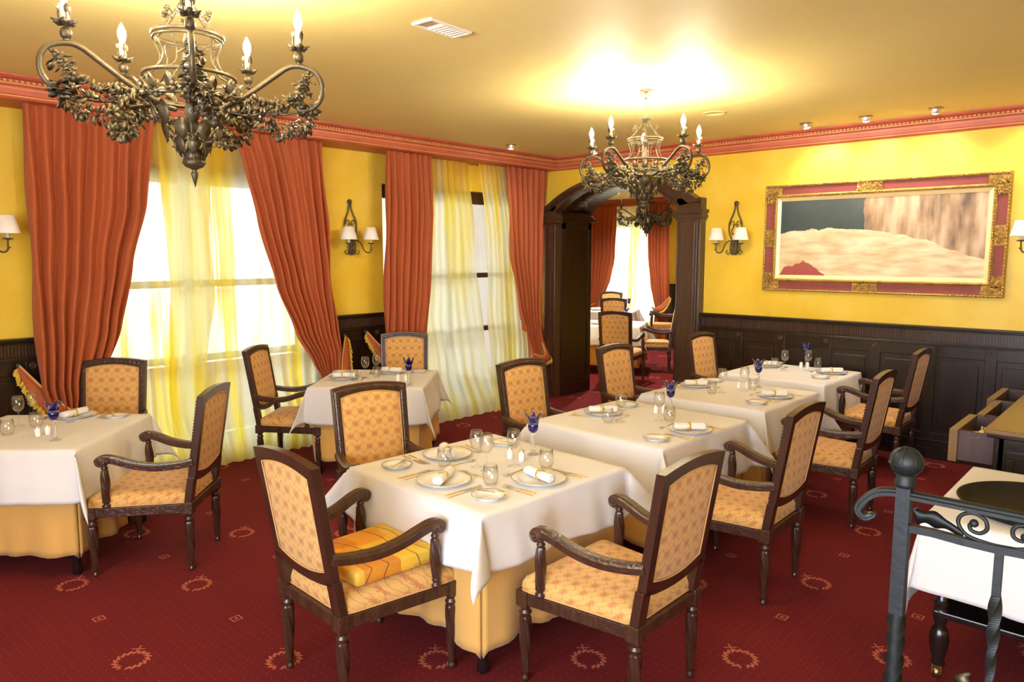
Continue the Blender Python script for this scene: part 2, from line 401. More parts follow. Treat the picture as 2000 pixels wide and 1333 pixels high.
def mk_painting():
    """generic hazy landscape in the same colours: dark hill left, brown wood right, cream foreground"""
    t = NT('painted_canvas'); co = t.coords('Object'); X, Y, Z = t.xyz(co); m = t.math
    n = t.noise(co, 3.2, 5, .6); n2 = t.noise(co, 11, 5, .65); nn = t.noise(t.scalev(co, (1.2, 1, 5)), 3, 4)
    dark = t.mix(n2, (.018, .032, .034), (.035, .06, .062))
    col = t.noise(t.scalev(co, (5, 1, 1)), 2, 2); brown = t.ramp(t.math('ADD', t.math('MULTIPLY', col, .7), t.math('MULTIPLY', n, .3)), [(.36, (.10, .055, .035)), (.48, (.34, .21, .11)), (.6, (.52, .38, .24))])
    cream = t.ramp(nn, [(.35, (.52, .36, .20)), (.5, (.68, .51, .31)), (.65, (.76, .62, .43))])
    edge = m('ADD', X, m('MULTIPLY', m('SUBTRACT', n, .5), .12)); right = m('GREATER_THAN', edge, -.10)
    c = t.mix(right, dark, brown)
    hill = m('ADD', m('MULTIPLY', m('SINE', m('MULTIPLY_ADD', X, 2.3, 1.9)), .10), m('MULTIPLY_ADD', X, -.10, m('MULTIPLY', n, .14)))
    low = m('LESS_THAN', Z, m('SUBTRACT', hill, .10)); c = t.mix(low, c, cream)
    rose = m('LESS_THAN', m('ADD', m('MULTIPLY', m('ABSOLUTE', m('ADD', X, .66)), .9), m('MULTIPLY', m('ADD', Z, .42), 1.3)), m('MULTIPLY', n, .62))
    c = t.mix(rose, c, (.34, .07, .06)); t.set(Base=c, Rough=.4); t.bump(n2, .2, .002); return t.m
M['painting'] = mk_painting()
# ------------------------------------------------------------------ room shell
CZ = 3.06; WX = -6.38; WY = 7.42; RX = 3.0; BY = -2.4; TH = .30; AY = 8.05; FY = 14.2; FXL = -12.0; FXR = -3.5
mb = MB(); mb.box(FXL-.3, RX+.3, BY-.3, FY+.3, -.12, 0)
struct(mb.build('floor', M['carpet']), 'dark red carpet with small laurel wreaths, diamonds and pin dots', 'floor')
mb = MB(); mb.box(FXL-.3, RX+.3, BY-.3, FY+.3, CZ, CZ+.12)
struct(mb.build('ceiling', M['ceiling']), 'plain ochre ceiling', 'ceiling')
def wall_with_holes(name, axis, at, th, a0, a1, holes, label):
    """wall along 'axis' direction; holes: (a,b,z0,z1)"""
    mb = MB()
    def B(p, q, z0, z1):
        if q - p < 1e-4 or z1 - z0 < 1e-4: return
        if axis == 'y': mb.box(at-th if th > 0 else at, at if th > 0 else at-th, p, q, z0, z1)
        else: mb.box(p, q, at if th > 0 else at+th, at+th if th > 0 else at, z0, z1)
    p = a0
    for h0, h1, z0, z1 in sorted(holes):
        B(p, h0, 0, CZ); B(h0, h1, 0, z0); B(h0, h1, z1, CZ); p = h1
    B(p, a1, 0, CZ)
    return struct(mb.build(name, M['wall']), label, 'wall')
W1 = (1.75, 4.02, .08, 2.60); W2 = (4.93, 7.12, .08, 2.60); WF = (-10.2, -8.35, .08, 2.60)
wall_with_holes('wall_left', 'y', WX, TH, BY, AY, [W1, W2], 'yellow plaster wall with two tall curtained windows')
wall_with_holes('wall_front', 'x', BY, -TH, WX-TH, RX+TH, [(-2.1, 2.5, .6, 2.6)], 'yellow plaster wall behind the viewer')
struct(MB().box(RX, RX+TH, BY, FY, 0, CZ).build('wall_right', M['wall']), 'yellow plaster wall at the far right side', 'wall')
wall_with_holes('wall_far', 'x', FY, TH, FXL, RX, [WF], 'yellow far wall of the second dining room')
struct(MB().box(FXL-TH, FXL, AY, FY+TH, 0, CZ).build('wall_far_left', M['wall']), 'yellow side wall of the second dining room', 'wall')
struct(MB().box(FXL-TH, WX-TH, AY-.1, AY, 0, CZ).build('wall_far_return', M['wall']), 'yellow return wall of the second dining room', 'wall')
struct(MB().box(FXL-TH, WX-TH, AY-.3, AY-.1, -.13, CZ+.3).build('wall_exterior', M['stone']), 'whitewashed outside wall seen through the second window', 'wall')
struct(MB().box(FXR, FXR+.2, AY, FY, 0, CZ).build('wall_far_right', M['wall']), 'yellow right wall of the second dining room', 'wall')

def arc(cx, half, z0, peak, n=28):
    rise = peak - z0; R = (half*half + rise*rise)/(2*rise); cz = peak - R; a = math.asin(half/R)
    return [(cx + R*math.sin(-a + 2*a*k/n), cz + R*math.cos(-a + 2*a*k/n)) for k in range(n+1)]
ICX, IH, IZ, IP = -5.06, .86, 2.38, 2.70
OCX, OH, OZ, OP = -5.005, 1.10, 2.42, 2.79
inner = arc(ICX, IH, IZ, IP)
hole = arc(-5.04, .93, 2.40, 2.735)
poly = [(WX, 0), (-5.97, 0)] + hole + [(-4.11, 0), (RX, 0), (RX, CZ), (WX, CZ)]
struct(MB().prism(poly, 'y', WY, AY).build('wall_back', M['wall']), 'yellow plaster wall with the painting and the dark wooden archway', 'wall')

# archway in dark wood
aw = thing('archway', 'dark wooden archway opening into the second dining room', 'archway', (ICX, WY, 0)); aw['kind'] = 'structure'
def aw_part(mb, name, mat=None, **k):
    mb.xform(Matrix.Translation((-ICX, -WY, 0))); return mb.build(name, mat or M['arch_wood'], aw, **k)
mb = MB()
def band(i, o, y0, y1):
    n = len(i); R = []
    for a, b in zip(i, o): R.append([(a[0], y0, a[1]), (b[0], y0, b[1]), (b[0], y1, b[1]), (a[0], y1, a[1])])
    mb.rings(R, True, True, False)
n = 28
ou = arc(OCX, OH, OZ, OP, n)
lerp = lambda t: [(a[0]+(b[0]-a[0])*t, a[1]+(b[1]-a[1])*t) for a, b in zip(inner, ou)]
band(inner, ou, 7.30, 7.43); band(lerp(.62), lerp(1.0), 7.262, 7.301); band(lerp(.5), lerp(.62), 7.282, 7.301); band(lerp(.0), lerp(.16), 7.278, 7.301)
aw_part(mb, 'arch_casing')
mb = MB()
for k in range(n):
    a, b = inner[k], inner[k+1]
    mb.add([(a[0],7.431,a[1]),(b[0],7.431,b[1]),(b[0],AY,b[1]),(a[0],AY,a[1]),(a[0],7.431,a[1]+.03),(b[0],7.431,b[1]+.03),(b[0],AY,b[1]+.03),(a[0],AY,a[1]+.03)],
           [(0,1,2,3),(7,6,5,4),(0,4,5,1),(2,6,7,3)], True)
aw_part(mb, 'arch_soffit', M['dark_wood'])
mb = MB(); mb.prism([(ICX-.075, 2.66), (ICX+.075, 2.66), (ICX+.10, 2.80), (ICX-.10, 2.80)], 'y', 7.22, 7.32)
mb.torus((ICX, 7.215, 2.73), .03, .008, 'y', 16, 6); mb.sphere((ICX, 7.21, 2.73), .014)
aw_part(mb, 'keystone')
def pilaster(x0, x1, inner_x):
    mb = MB(); mb.box(x0, x1, 7.31, 7.425, 0, 2.30); w = x1-x0
    mb.box(x0+.03, x1-.03, 7.29, 7.31, .20, 2.24); 
    mb.box(x0+.06, x1-.06, 7.283, 7.29, .24, 2.20)
    for xx in (x0+.012, x1-.012): mb.tube([(xx,7.306,.2),(xx,7.306,2.22)], .010, 8)
    mb.box(x0-.01, x1+.01, 7.285, 7.42, 0, .16); mb.box(x0-.005, x1+.005, 7.295, 7.42, .16, .18)
    aw_part(mb, 'pilaster', bevel=.004)
    mb = MB()
    for z0, z1, e in ((2.22,2.245,.012), (2.245,2.275,.028), (2.275,2.30,.018), (2.30,2.335,.035), (2.335,2.46,.0)): mb.box(x0-e, x1+e, 7.30-e, 7.42, z0, z1)
    nb = int(w/.018)
    for k in range(nb+3): mb.sphere((x0-.02+k*.018, 7.268, 2.287), .0065, 6, 4)
    aw_part(mb, 'capital')
pilaster(-6.105, -5.925, 0); pilaster(-4.195, -3.905, 0)
for s, x in ((1, -5.97), (-1, -4.15)):
    mb = MB(); a, b = (x, x+.05) if s > 0 else (x-.0, x+.05); mb.box(a, b, 7.42, AY+.02, 0, 2.40)
    f = b if s > 0 else a
    def pb(d, y0, y1, z0, z1): mb.box(min(f, f+s*d), max(f, f+s*d), y0, y1, z0, z1)
    pb(.012, 7.42, 7.49, .14, 2.25); pb(.012, 7.98, 8.05, .14, 2.25); pb(.018, 7.42, 8.05, 0, .15); pb(.024, 7.42, 8.05, .15, .165); pb(.012, 7.42, 8.05, 2.17, 2.25)
    pb(.03, 7.40, 8.07, 2.27, 2.29); pb(.045, 7.39, 8.08, 2.29, 2.325); pb(.03, 7.40, 8.07, 2.325, 2.35)
    aw_part(mb, 'jamb_panel', M['dark_wood'], bevel=.003)

# cornice
prof = [(0,2.905),(.022,2.905),(.034,2.918),(.034,2.930),(.022,2.938),(.028,2.99),(.040,2.995),(.044,3.005),(.040,3.012),(.050,3.030),(.075,3.036),(.090,3.05),(.092,CZ),(0,CZ)]
def cornice(name, p0, p1, nrm, label, deep=0, ends=(0,0)):
    """p0->p1 along the wall; nrm = direction into the room; deep = box depth in front of the wall"""
    p0 = Vector((*p0,0)); p1 = Vector((*p1,0)); nv = Vector((*nrm,0)); d = (p1-p0).normalized()
    root = thing(name, label, 'cornice', tuple(p0)); root['kind'] = 'structure'
    P = [(-deep, 2.905)] + [(a, z) for a, z in prof[:-1]] + [(-deep, CZ)] if deep else prof
    def ring(p, e): return [tuple(p - p0 + nv*a + d*(e*a) + Vector((0,0,z))) for a, z in P]
    MB().rings([ring(p0, ends[0]), ring(p1, ends[1])], True, True, False).build('moulding', M['terracotta'], root)
    mb = MB()
    for a, z, w in ((.034,2.924,.005),(.026,2.975,.004),(.044,3.005,.005)):
        mb.rings([[tuple(p-p0+nv*(a+dx)+d*(e*a)+Vector((0,0,z+dz))) for dx,dz in ((-w,-w),(w,-w),(w,w),(-w,w))] for p, e in ((p0,ends[0]),(p1,ends[1]))], True, True, False)
    mb.build('gilt_line', M['gilt_trim'], root)
    mb = MB(); L = (p1-p0).length; k = int(L/.034)
    for i in range(k):
        c = d*(i+.5)*L/k + nv*.047 + Vector((0,0,3.019)); e = .009
        q = [c + d*sx*e + nv*sy*.008 + Vector((0,0,sz*.0075)) for sx in (-1,1) for sy in (-1,1) for sz in (-1,1)]
        mb.add(q, [(0,1,3,2),(4,6,7,5),(0,4,5,1),(2,3,7,6),(1,5,7,3),(0,2,6,4)])
    mb.build('bead_row', M['gilt_trim'], root); return root
PX = -6.02
cornice('trim_1', (PX, BY), (PX, WY), (1,0), 'terracotta and ochre cornice with bead row above the two windows', deep=abs(WX-PX), ends=(0,-1))
cornice('trim_2', (PX-.02, WY), (RX, WY), (0,-1), 'terracotta and ochre cornice with bead row above the painting and archway')
cornice('trim_3', (FXL, FY-.30), (FXR, FY-.30), (0,-1), 'terracotta cornice above the far room window', deep=.3)

# wainscot
def wainscot(name, p0, p1, nrm, top, label, stiles, nail=True):
    p0 = Vector((*p0,0)); p1 = Vector((*p1,0)); nv = Vector((*nrm,0)); d = (p1-p0).normalized(); L = (p1-p0).length
    root = thing(name, label, 'wainscot', tuple(p0)); root['kind'] = 'structure'
    flip = d.cross(nv).z < 0
    def B(mb, a0, a1, n0, n1, z0, z1):
        q = [d*a + nv*n + Vector((0,0,z)) for z in (z0,z1) for a, n in (((a0,n0),(a0,n1),(a1,n1),(a1,n0)) if not flip else ((a0,n0),(a1,n0),(a1,n1),(a0,n1)))]
        mb.add(q, [(0,1,2,3),(7,6,5,4),(0,4,5,1),(1,5,6,2),(2,6,7,3),(3,7,4,0)])
    mb = MB(); B(mb, 0, L, 0, .02, 0, top-.03); z = top
    B(mb, 0, L, .02, .035, top-.15, top-.03)
    st = [0] + list(stiles) + [L]
    for s in stiles: B(mb, s-.045, s+.045, .02, .036, .12, top-.15)
    B(mb, 0, L, .02, .034, top-.27, top-.15); B(mb, 0, L, .02, .034, .14, .24)
    for a, b in zip(st, st[1:]):
        if b-a > .2: B(mb, a+.085, b-.085, .02, .03, .29, top-.32)
    mb.build('panelling', M['dark_wood'], root, bevel=.004)
    mb = MB(); B(mb, 0, L, 0, .05, top-.03, top-.015); B(mb, 0, L, 0, .07, top-.015, top+.005); B(mb, 0, L, .02, .044, top-.17, top-.155); B(mb, 0, L, .02, .05, top-.155, top-.145)
    mb.build('cap_rail', M['dark_wood'], root, bevel=.004)
    mb = MB(); k = int(L/.022)
    for i in range(k): B(mb, (i+.25)*L/k, (i+.75)*L/k, .034, .042, top-.13, top-.045)
    mb.build('fluted_frieze', M['arch_wood'], root)
    mb = MB(); B(mb, 0, L, 0, .045, 0, .09); B(mb, 0, L, 0, .052, .09, .105); B(mb, 0, L, 0, .04, .105, .16); B(mb, 0, L, 0, .05, .16, .175)
    mb.build('skirting', M['dark_wood'], root, bevel=.004)
    mb = MB()
    for s in stiles:
        c = d*s + nv*.04 + Vector((0,0,top-.205)); ax = 'x' if abs(nv.x) > .5 else 'y'
        mb.torus(tuple(c), .02, .006, ax, 14, 6); mb.sphere(tuple(c), .009, 8, 6)
        for q in range(6):
            a = q*PI/3; mb.sphere(tuple(c + d*(.013*math.cos(a)) + Vector((0,0,.013*math.sin(a)))), .006, 6, 4)
    mb.build('rosette', M['arch_wood'], root); return root
x0 = -3.905
wainscot('wainscot_back', (x0, WY), (RX, WY), (0,-1), 1.205, 'dark panelled wainscot with fluted frieze below the painting', [s-x0 for s in (-3.469,-3.009,-2.553,-2.098,-1.63,-1.167,-.7,-.24,.22,.68,1.14,1.6,2.06,2.5)])
wainscot('wainscot_left_middle', (WX, 4.02), (WX, 4.93), (1,0), 1.225, 'dark panelled wainscot between the two windows', [.12, .30, .78])
wainscot('wainscot_left_front', (WX, BY), (WX, 1.75), (1,0), 1.225, 'dark panelled wainscot left of the first window', [.5,1.0,1.5,2.0,2.5,3.0,3.5,4.0])
wainscot('wainscot_far', (-8.35, FY), (FXR, FY), (0,-1), 1.205, 'dark wainscot right of the far room window', [.3,.8,1.3,1.8])
wainscot('wainscot_far_left', (FXL, FY), (-10.2, FY), (0,-1), 1.205, 'dark wainscot left of the far room window', [.3,.8,1.3])

# windows: dark frames, transoms, glass
def window(name, axis, at, a0, a1, z0, z1, label, out=-1):
    """at = centre plane of frame"""
    root = thing(name, label, 'window'); root['kind'] = 'structure'
    def B(mb, p, q, zz0, zz1, d=.035):
        if axis == 'y': mb.box(at-d, at+d, p, q, zz0, zz1)
        else: mb.box(p, q, at-d, at+d, zz0, zz1)
    mb = MB(); w = .075; c = (a0+a1)/2
    B(mb, a0, a0+w, z0, z1); B(mb, a1-w, a1, z0, z1); B(mb, a0+w, a1-w, z1-.14, z1); B(mb, a0+w, a1-w, z0, z0+.12)
    B(mb, c-.035, c+.035, z0+.12, z1-.14)
    for z in (.92, 1.59): B(mb, a0+w, a1-w, z-.03, z+.03, .028)
    mb.build('window_frame', M['arch_wood'], root)
    mb = MB(); B(mb, a0+w, c-.035, z0+.12, z1-.14, .003); B(mb, c+.035, a1-w, z0+.12, z1-.14, .003); mb.build('pane', M['pane'], root)
    return root
window('window_1', 'y', -6.53, *W1, 'tall dark framed window behind the left pair of curtains')
window('window_2', 'y', -6.53, *W2, 'tall dark framed window nearer the archway')
window('window_3', 'x', FY+.15, *WF, 'bright tall window of the second dining room')
window('fill_lamp_window', 'x', BY-.15, -2.1, 2.5, .6, 2.6, 'unseen wide window added behind the viewer around the fill lamp')  # unseen window, added to frame the fill lamp
struct(MB().box(-40, 30, -30, 45, -.30, -.13).build('ground', M['stone']), 'pale paved terrace outside the windows', 'ground')

# small raised landing that carries the railing
struct(MB().box(-.55, RX, BY, 1.56, 0, .42).build('landing', M['carpet']), 'raised carpeted landing with the iron railing', 'landing')

# ------------------------------------------------------------------ curtains
def drape(name, label, X, zt, Lt, Rt, folds, amp, parent=None, mat='curtain', zb=.02, seed=1, nz=60, lean=None, thick=.004, nu=None):
    """Lt,Rt: (z,y) tables of the two edges; folds run down"""
    rnd = random.Random(seed); ph = [rnd.uniform(-1.3,1.3) for _ in range(folds+2)]; am = [rnd.uniform(.35,1.45) for _ in range(folds+2)]
    nu = nu or folds*10
    wtop = abs(interp(Rt, zt) - interp(Lt, zt))
    def fn(u, v):
        z = zt + (zb-zt)*v; l = interp(Lt, z); r = interp(Rt, z); w = abs(r-l)
        uu = u + .012*math.sin(6*z+u*9+seed)*(.3+v)
        s = uu*folds; k = int(max(0, min(folds-1, math.floor(s)))); fr = s-k
        a = (am[k]*(1-fr)+am[k+1]*fr); p = (ph[k]*(1-fr)+ph[k+1]*fr)
        g = .55 + .45*min(1, v*6)
        wave = math.sin(2*PI*s + p*v*1.5)
        x = amp*a*g*(wave + .25*math.sin(4*PI*s+p)) * (1 + .35*(1 - w/max(w, wtop)))
        y = l + (r-l)*(u + .10/folds*math.cos(2*PI*s)*0)
        ln = interp(lean, z) if lean else 0
        return (X + x + ln, y, z)
    return MB().grid(fn, nu, nz), fn

def tied_curtain(name, label, X, Lt, Rt, folds, amp, seed, hook, gather, side, lean=None, zt=2.93, root=None, group=None, axis='y'):
    """curtain with a fringed tie-back band from the wall hook to the gather"""
    rt = thing(name, label, 'curtain', (0,0,0), 0, group)
    mb, fn = drape(name, label, X, zt, Lt, Rt, folds, amp, seed=seed, nz=80, lean=lean)
    parts = [(mb, 'drape', M['curtain'], .004)]
    # band
    hx, hy, hz = hook; gx, gy, gz = gather
    top = bez([(hx, hy, hz), ((hx+gx)/2+.03, (hy*.55+gy*.45), hz*.45+gz*.55+.0), (gx+.075, gy+side*.05, gz+.03), (gx+.085, gy-side*.03, gz-.005), (gx+.05, gy-side*.13, gz+.03)], 10)
    R = []; F = []
    N = len(top)
    for i, p in enumerate(top):
        t = i/(N-1); w = .010 + .14*math.sin(PI*min(1, t*1.1+.02))**.9 if t < .8 else .04+.04*(1-t)/.2
        dirw = Vector((.25, side*.75, -.75)).normalized()
        if t > .6: dirw = Vector((.1, 0, -1)).normalized()
        q = p + dirw*w*(1-.35*t)
        R.append((p, q)); F.append(q)
    b = MB(); nrm = Vector((.012, 0, 0))
    b.rings([[tuple(p), tuple(q), tuple(q+nrm), tuple(p+nrm)] for p, q in R], True, True, True)
    parts.append((b, 'tieback', M['curtain'], 0))
    b = MB(); b.tube([p+Vector((.008,0,.002)) for p, q in R], .009, 8); parts.append((b, 'cord', M['piping'], 0))
    b = MB(); rnd = random.Random(seed)
    FF = bez(F, 3)
    for q in FF[:int(len(FF)*.72)]:
        for _ in range(3):
            o = Vector((rnd.uniform(-.004,.016), rnd.uniform(-.006,.006), rnd.uniform(-.008,.0)))
            a = Vector(q)+o; e = a + Vector((rnd.uniform(-.004,.008), side*rnd.uniform(.01,.028), -rnd.uniform(.018,.045)))
            b.tube([a, a*.45+e*.55, e], [.003, .007, .0055], 5)
    parts.append((b, 'fringe', M['fringe'], 0))
    b = MB(); b.sphere((hx-.01, hy, hz), .028, 12, 8, (.7,1,1)); b.tube([(hx-.05,hy,hz),(hx,hy,hz)], .012, 8); parts.append((b, 'hook', M['iron'], 0))
    for b, nm, mt, so in parts:
        if axis == 'x':   # far room: swap so that the drape hangs along x in front of y = const
            for i, (x, y, z) in enumerate(b.v): b.v[i] = (y, -x, z)
            for f in b.f: f.reverse()
        o = b.build(nm, mt, rt, solid=so)
    rt.location = (0,0,0); return rt
XC = -6.12
tied_curtain('curtain', 'terracotta curtain left of the first window, swept to the left', XC,
    [(2.93,1.60),(2.2,1.59),(1.25,1.585),(.87,1.59),(.62,1.66),(.02,1.60)], [(2.93,2.50),(2.24,2.41),(1.76,2.285),(1.28,2.165),(.81,2.0),(.62,1.90),(.45,1.93),(.02,2.02)], 8, .042, 3,
    (-6.30,1.50,1.03), (-6.07,1.86,.60), -1)
tied_curtain('curtain', 'terracotta curtain right of the first window, swept right beside the double wall lamp', XC,
    [(2.93,3.145),(2.59,3.245),(2.15,3.35),(1.56,3.50),(1.12,3.69),(.80,3.87),(.66,3.95),(.45,3.92),(.02,3.85)], [(2.93,4.03),(1.93,4.08),(1.14,4.13),(.88,4.165),(.66,4.14),(.02,4.16)], 9, .036, 5,
    (-6.30,4.36,1.02), (-6.07,4.04,.64), 1)
tied_curtain('curtain', 'straight narrow terracotta curtain left of the second window', XC,
    [(2.93,4.80),(2.36,4.785),(1.09,4.74),(.8,4.74),(.02,4.72)], [(2.93,5.41),(2.28,5.435),(1.5,5.385),(.93,5.32),(.6,5.24),(.02,5.3)], 7, .040, 8,
    (-6.30,4.63,1.04), (-6.07,5.0,.60), -1)
tied_curtain('curtain', 'terracotta curtain between the second window and the archway', XC,
    [(2.93,6.61),(1.83,6.68),(1.2,6.82),(.9,6.93),(.59,7.07),(.4,7.02),(.02,6.95)], [(2.93,7.37),(2.16,7.31),(.9,7.25),(.6,7.24),(.02,7.28)], 7, .036, 12,
    (-6.24,7.34,1.04), (-6.07,7.14,.56), 1)
def sheer(name, label, X, Lt, Rt, folds, amp, seed, lean, zt=2.93, axis='y', group=None):
    mb, fn = drape(name, label, X, zt, Lt, Rt, folds, amp, seed=seed, nz=50, lean=lean, zb=.012)
    if axis == 'x':
        for i, (x, y, z) in enumerate(mb.v): mb.v[i] = (y, -x, z)
    return tag(mb.build(name, M['sheer']), label, 'sheer curtain', group)
sheer('sheer_curtain', 'translucent yellow voile on the left half of the first window', -6.27, [(2.93,1.72),(.02,1.78)], [(2.93,3.0),(1.5,2.98),(.5,2.85),(.02,2.95)], 12, .022, 21, [(2.93,0),(1.,.01),(.0,.10)])
sheer('sheer_curtain', 'translucent yellow voile on the right half of the first window', -6.22, [(2.93,2.55),(1.5,2.58),(.5,2.5),(.02,2.55)], [(2.93,4.06),(.02,4.10)], 13, .022, 22, [(2.93,0),(1.,.01),(.0,.12)])
sheer('sheer_curtain', 'translucent yellow voile left of the gap in the second window', -6.25, [(2.93,5.25),(.02,5.0)], [(2.93,6.09),(2.1,6.17),(.95,6.27),(.6,6.30),(.02,6.28)], 9, .020, 23, [(2.93,0),(1.2,.03),(.5,.14),(.0,.36)])
sheer('sheer_curtain', 'translucent yellow voile right of the gap in the second window', -6.21, [(2.93,6.22),(2.1,6.33),(.95,6.31),(.5,6.26),(.02,6.10)], [(2.93,6.85),(1.2,7.05),(.02,6.95)], 8, .020, 24, [(2.93,0),(1.2,.03),(.5,.14),(.0,.36)])
# second room
YF = 13.80
def farc(l, r, name, label, hook, gather, side, seed, folds):
    return tied_curtain(name, label, -YF, l, r, folds, .04, seed, hook, gather, side, axis='x')
farc([(2.93,-10.35),(1.2,-10.3),(.9,-10.3),(.02,-10.3)], [(2.93,-9.45),(1.8,-9.50),(1.3,-9.62),(.9,-9.78),(.6,-9.9),(.02,-9.9)], 'curtain', 'terracotta curtain left of the far room window', (-YF-.15,-10.42,1.1), (-YF+.06,-10.05,.7), -1, 31, 8)
farc([(2.93,-8.62),(1.8,-8.60),(1.2,-8.52),(.9,-8.45),(.7,-8.40),(.02,-8.45)], [(2.93,-8.13),(1.2,-8.10),(.02,-8.12)], 'curtain', 'terracotta curtain right of the far room window', (-YF-.05,-8.08,.95), (-YF+.06,-8.28,.7), 1, 32, 6)
sheer('sheer_curtain', 'pale yellow voile on the left half of the far room window', -YF-.13, [(2.93,-9.9),(.02,-9.9)], [(2.93,-9.0),(.02,-9.05)], 9, .02, 33, [(2.93,0),(0,.08)], axis='x')
sheer('sheer_curtain', 'pale yellow voile on the right half of the far room window', -YF-.09, [(2.93,-9.12),(.02,-9.15)], [(2.93,-8.3),(.02,-8.3)], 8, .02, 34, [(2.93,0),(0,.08)], axis='x')
# ------------------------------------------------------------------ armchair
def twist_leg(mb, x, y, z0, z1, rt, rb, turns=1.6, seg=16, k=4, bulge=.25, dx=0, dy=0):
    """turned leg: rings and beads at both ends, rope-twisted vase in between; tapers to the foot"""
    R = []; N = 44; H = z1-z0
    for i in range(N+1):
        t = i/N; z = z0 + H*t
        r = rb + (rt-rb)*t
        tw = 0
        if t < .06: r *= 1.15
        elif t < .10: r *= .78
        elif t < .13: r *= 1.12
        elif t > .96: r *= 1.12
        elif t > .92: r *= .74
        elif t > .885: r *= 1.1
        elif t > .86: r *= .78
        else:
            q = (t-.13)/.73; r *= 1 + bulge*math.sin(PI*q**1.5)*.7; tw = .11
        R.append([(x+dx*(1-t)+r*(1+tw*math.sin(k*(2*PI*j/seg)+turns*2*PI*t*2))*math.cos(2*PI*j/seg), y+dy*(1-t)+r*(1+tw*math.sin(k*(2*PI*j/seg)+turns*2*PI*t*2))*math.sin(2*PI*j/seg), z) for j in range(seg)])
    mb.rings(R); return mb
def rounded(poly, r, n=5):
    out = []; m = len(poly)
    for i in range(m):
        a, b, c = Vector(poly[i-1]), Vector(poly[i]), Vector(poly[(i+1)%m])
        u = (a-b).normalized(); w = (c-b).normalized(); p = b+u*r; q = b+w*r
        for k in range(n+1):
            t = k/n; out.append(tuple((1-t)**2*p + 2*t*(1-t)*b + t*t*q))
    return out
YB, YFr, XB, XF = -.245, .275, .225, .285      # leg centres
def lean_y(z): return -.245 - .105*(z-.40)/.65
def make_chair(label, loc, rz):
    root = thing('armchair', label, 'chair', loc, rz)
    for x, y in ((-XB,YB),(XB,YB),(-XF,YFr),(XF,YFr)):
        mb = MB(); twist_leg(mb, x, y, 0, .35, .0255, .015, 1.3, 30, 5); mb.build('leg', M['chair_wood'], root)
    mb = MB()
    for x, y in ((-XB,YB),(XB,YB),(-XF,YFr),(XF,YFr)): mb.box(x-.030,x+.030,y-.030,y+.030,.345,.415)
    def rail(x0,y0,x1,y1,w=.022):
        d = Vector((x1-x0,y1-y0,0)).normalized(); n = Vector((-d.y,d.x,0))*w/2; a = Vector((x0,y0,0)); b = Vector((x1,y1,0))
        mb.add([tuple(p+Vector((0,0,z))) for z in (.355,.408) for p in (a-n,b-n,b+n,a+n)], [(3,2,1,0),(4,5,6,7),(0,1,5,4),(1,2,6,5),(2,3,7,6),(3,0,4,7)])
    rail(-XB,YB-.012,XB,YB-.012); rail(-XF,YFr+.012,XF,YFr+.012); rail(-XB-.012,YB,-XF-.012,YFr); rail(XB+.012,YB,XF+.012,YFr)
    mb.build('seat_frame', M['chair_carved'], root, bevel=.003)
    # seat cushion
    o = rounded([(-XB-.012,YB+.002),(XB+.012,YB+.002),(XF+.016,YFr+.016),(-XF-.016,YFr+.016)], .035)
    cx, cy = 0, .02
    def sc_(k, z): return [(cx+(p[0]-cx)*k, cy+(p[1]-cy)*k, z) for p in o]
    R = [sc_(.97,.405), sc_(1.0,.412), sc_(1.012,.430), sc_(1.005,.450), sc_(.975,.466), sc_(.90,.480), sc_(.75,.490), sc_(.5,.496), sc_(.2,.498)]
    MB().rings(R).build('seat', M['seat_fabric'], root)
    mb = MB(); q = sc_(1.008,.414); mb.tube(q+[q[0]], .0045, 6); mb.build('piping', M['piping'], root)
    # back frame: a closed band between outer and inner outlines, leaning backwards
    def outl(hw0, hw1, zb, zt, arch_b, arch_t, n=12):
        P = []
        for k in range(n+1): t = -1+2*k/n; P.append((t*hw0, zb - arch_b*(1-t*t)))
        for k in range(1, 8): t = k/8; P.append((hw0+(hw1-hw0)*t, zb+(zt-zb)*t))
        for k in range(n+1): t = 1-2*k/n; P.append((t*hw1, zt + arch_t*(1-t*t)))
        for k in range(1, 8): t = 1-k/8; P.append((-(hw0+(hw1-hw0)*t), zb+(zt-zb)*t))
        return P
    ou = outl(.232,.240,.545,1.040,.030,.024); inn = outl(.186,.190,.592,.988,.032,.027)
    mb = MB(); n = len(ou); th = .020
    def L(p, off): return (p[0], lean_y(p[1])+off, p[1])
    R = [[L(a,-th) for a in ou], [L(a,-th) for a in inn], [L(a,th) for a in inn], [L(a,th) for a in ou], [L(a,-th) for a in ou]]
    mb.rings(R, True, False, False)
    for s in (-1,1):   # posts down to the seat frame
        mb.add([(s*x, lean_y(z)+yy, z) for z in (.41,.56) for x, yy in ((.186,-th),(.246,-th),(.246,th),(.186,th))], [(3,2,1,0),(4,5,6,7),(0,1,5,4),(1,2,6,5),(2,3,7,6),(3,0,4,7)] if s > 0 else [(0,1,2,3),(7,6,5,4),(4,5,1,0),(5,6,2,1),(6,7,3,2),(7,4,0,3)])
    mb.build('back_frame', M['chair_wood'], root, bevel=.003)
    # carved moulding on the front of the frame
    mb = MB(); c1 = outl(.222,.230,.556,1.031,.030,.024); c2 = outl(.194,.198,.584,.996,.032,.027)
    pts = [((a[0]+b[0])/2, (a[1]+b[1])/2) for a, b in zip(c1, c2)]
    mb.rings([[L(a,th-.001) for a in c1], [L(a,th+.004) for a in [((p[0]*3+q[0])/4,(p[1]*3+q[1])/4) for p,q in zip(c1,c2)]], [L(a,th+.004) for a in [((p[0]+q[0]*3)/4,(p[1]+q[1]*3)/4) for p,q in zip(c1,c2)]], [L(a,th-.001) for a in c2]], True, False, False)
    # s-scroll beads all round
    acc = 0
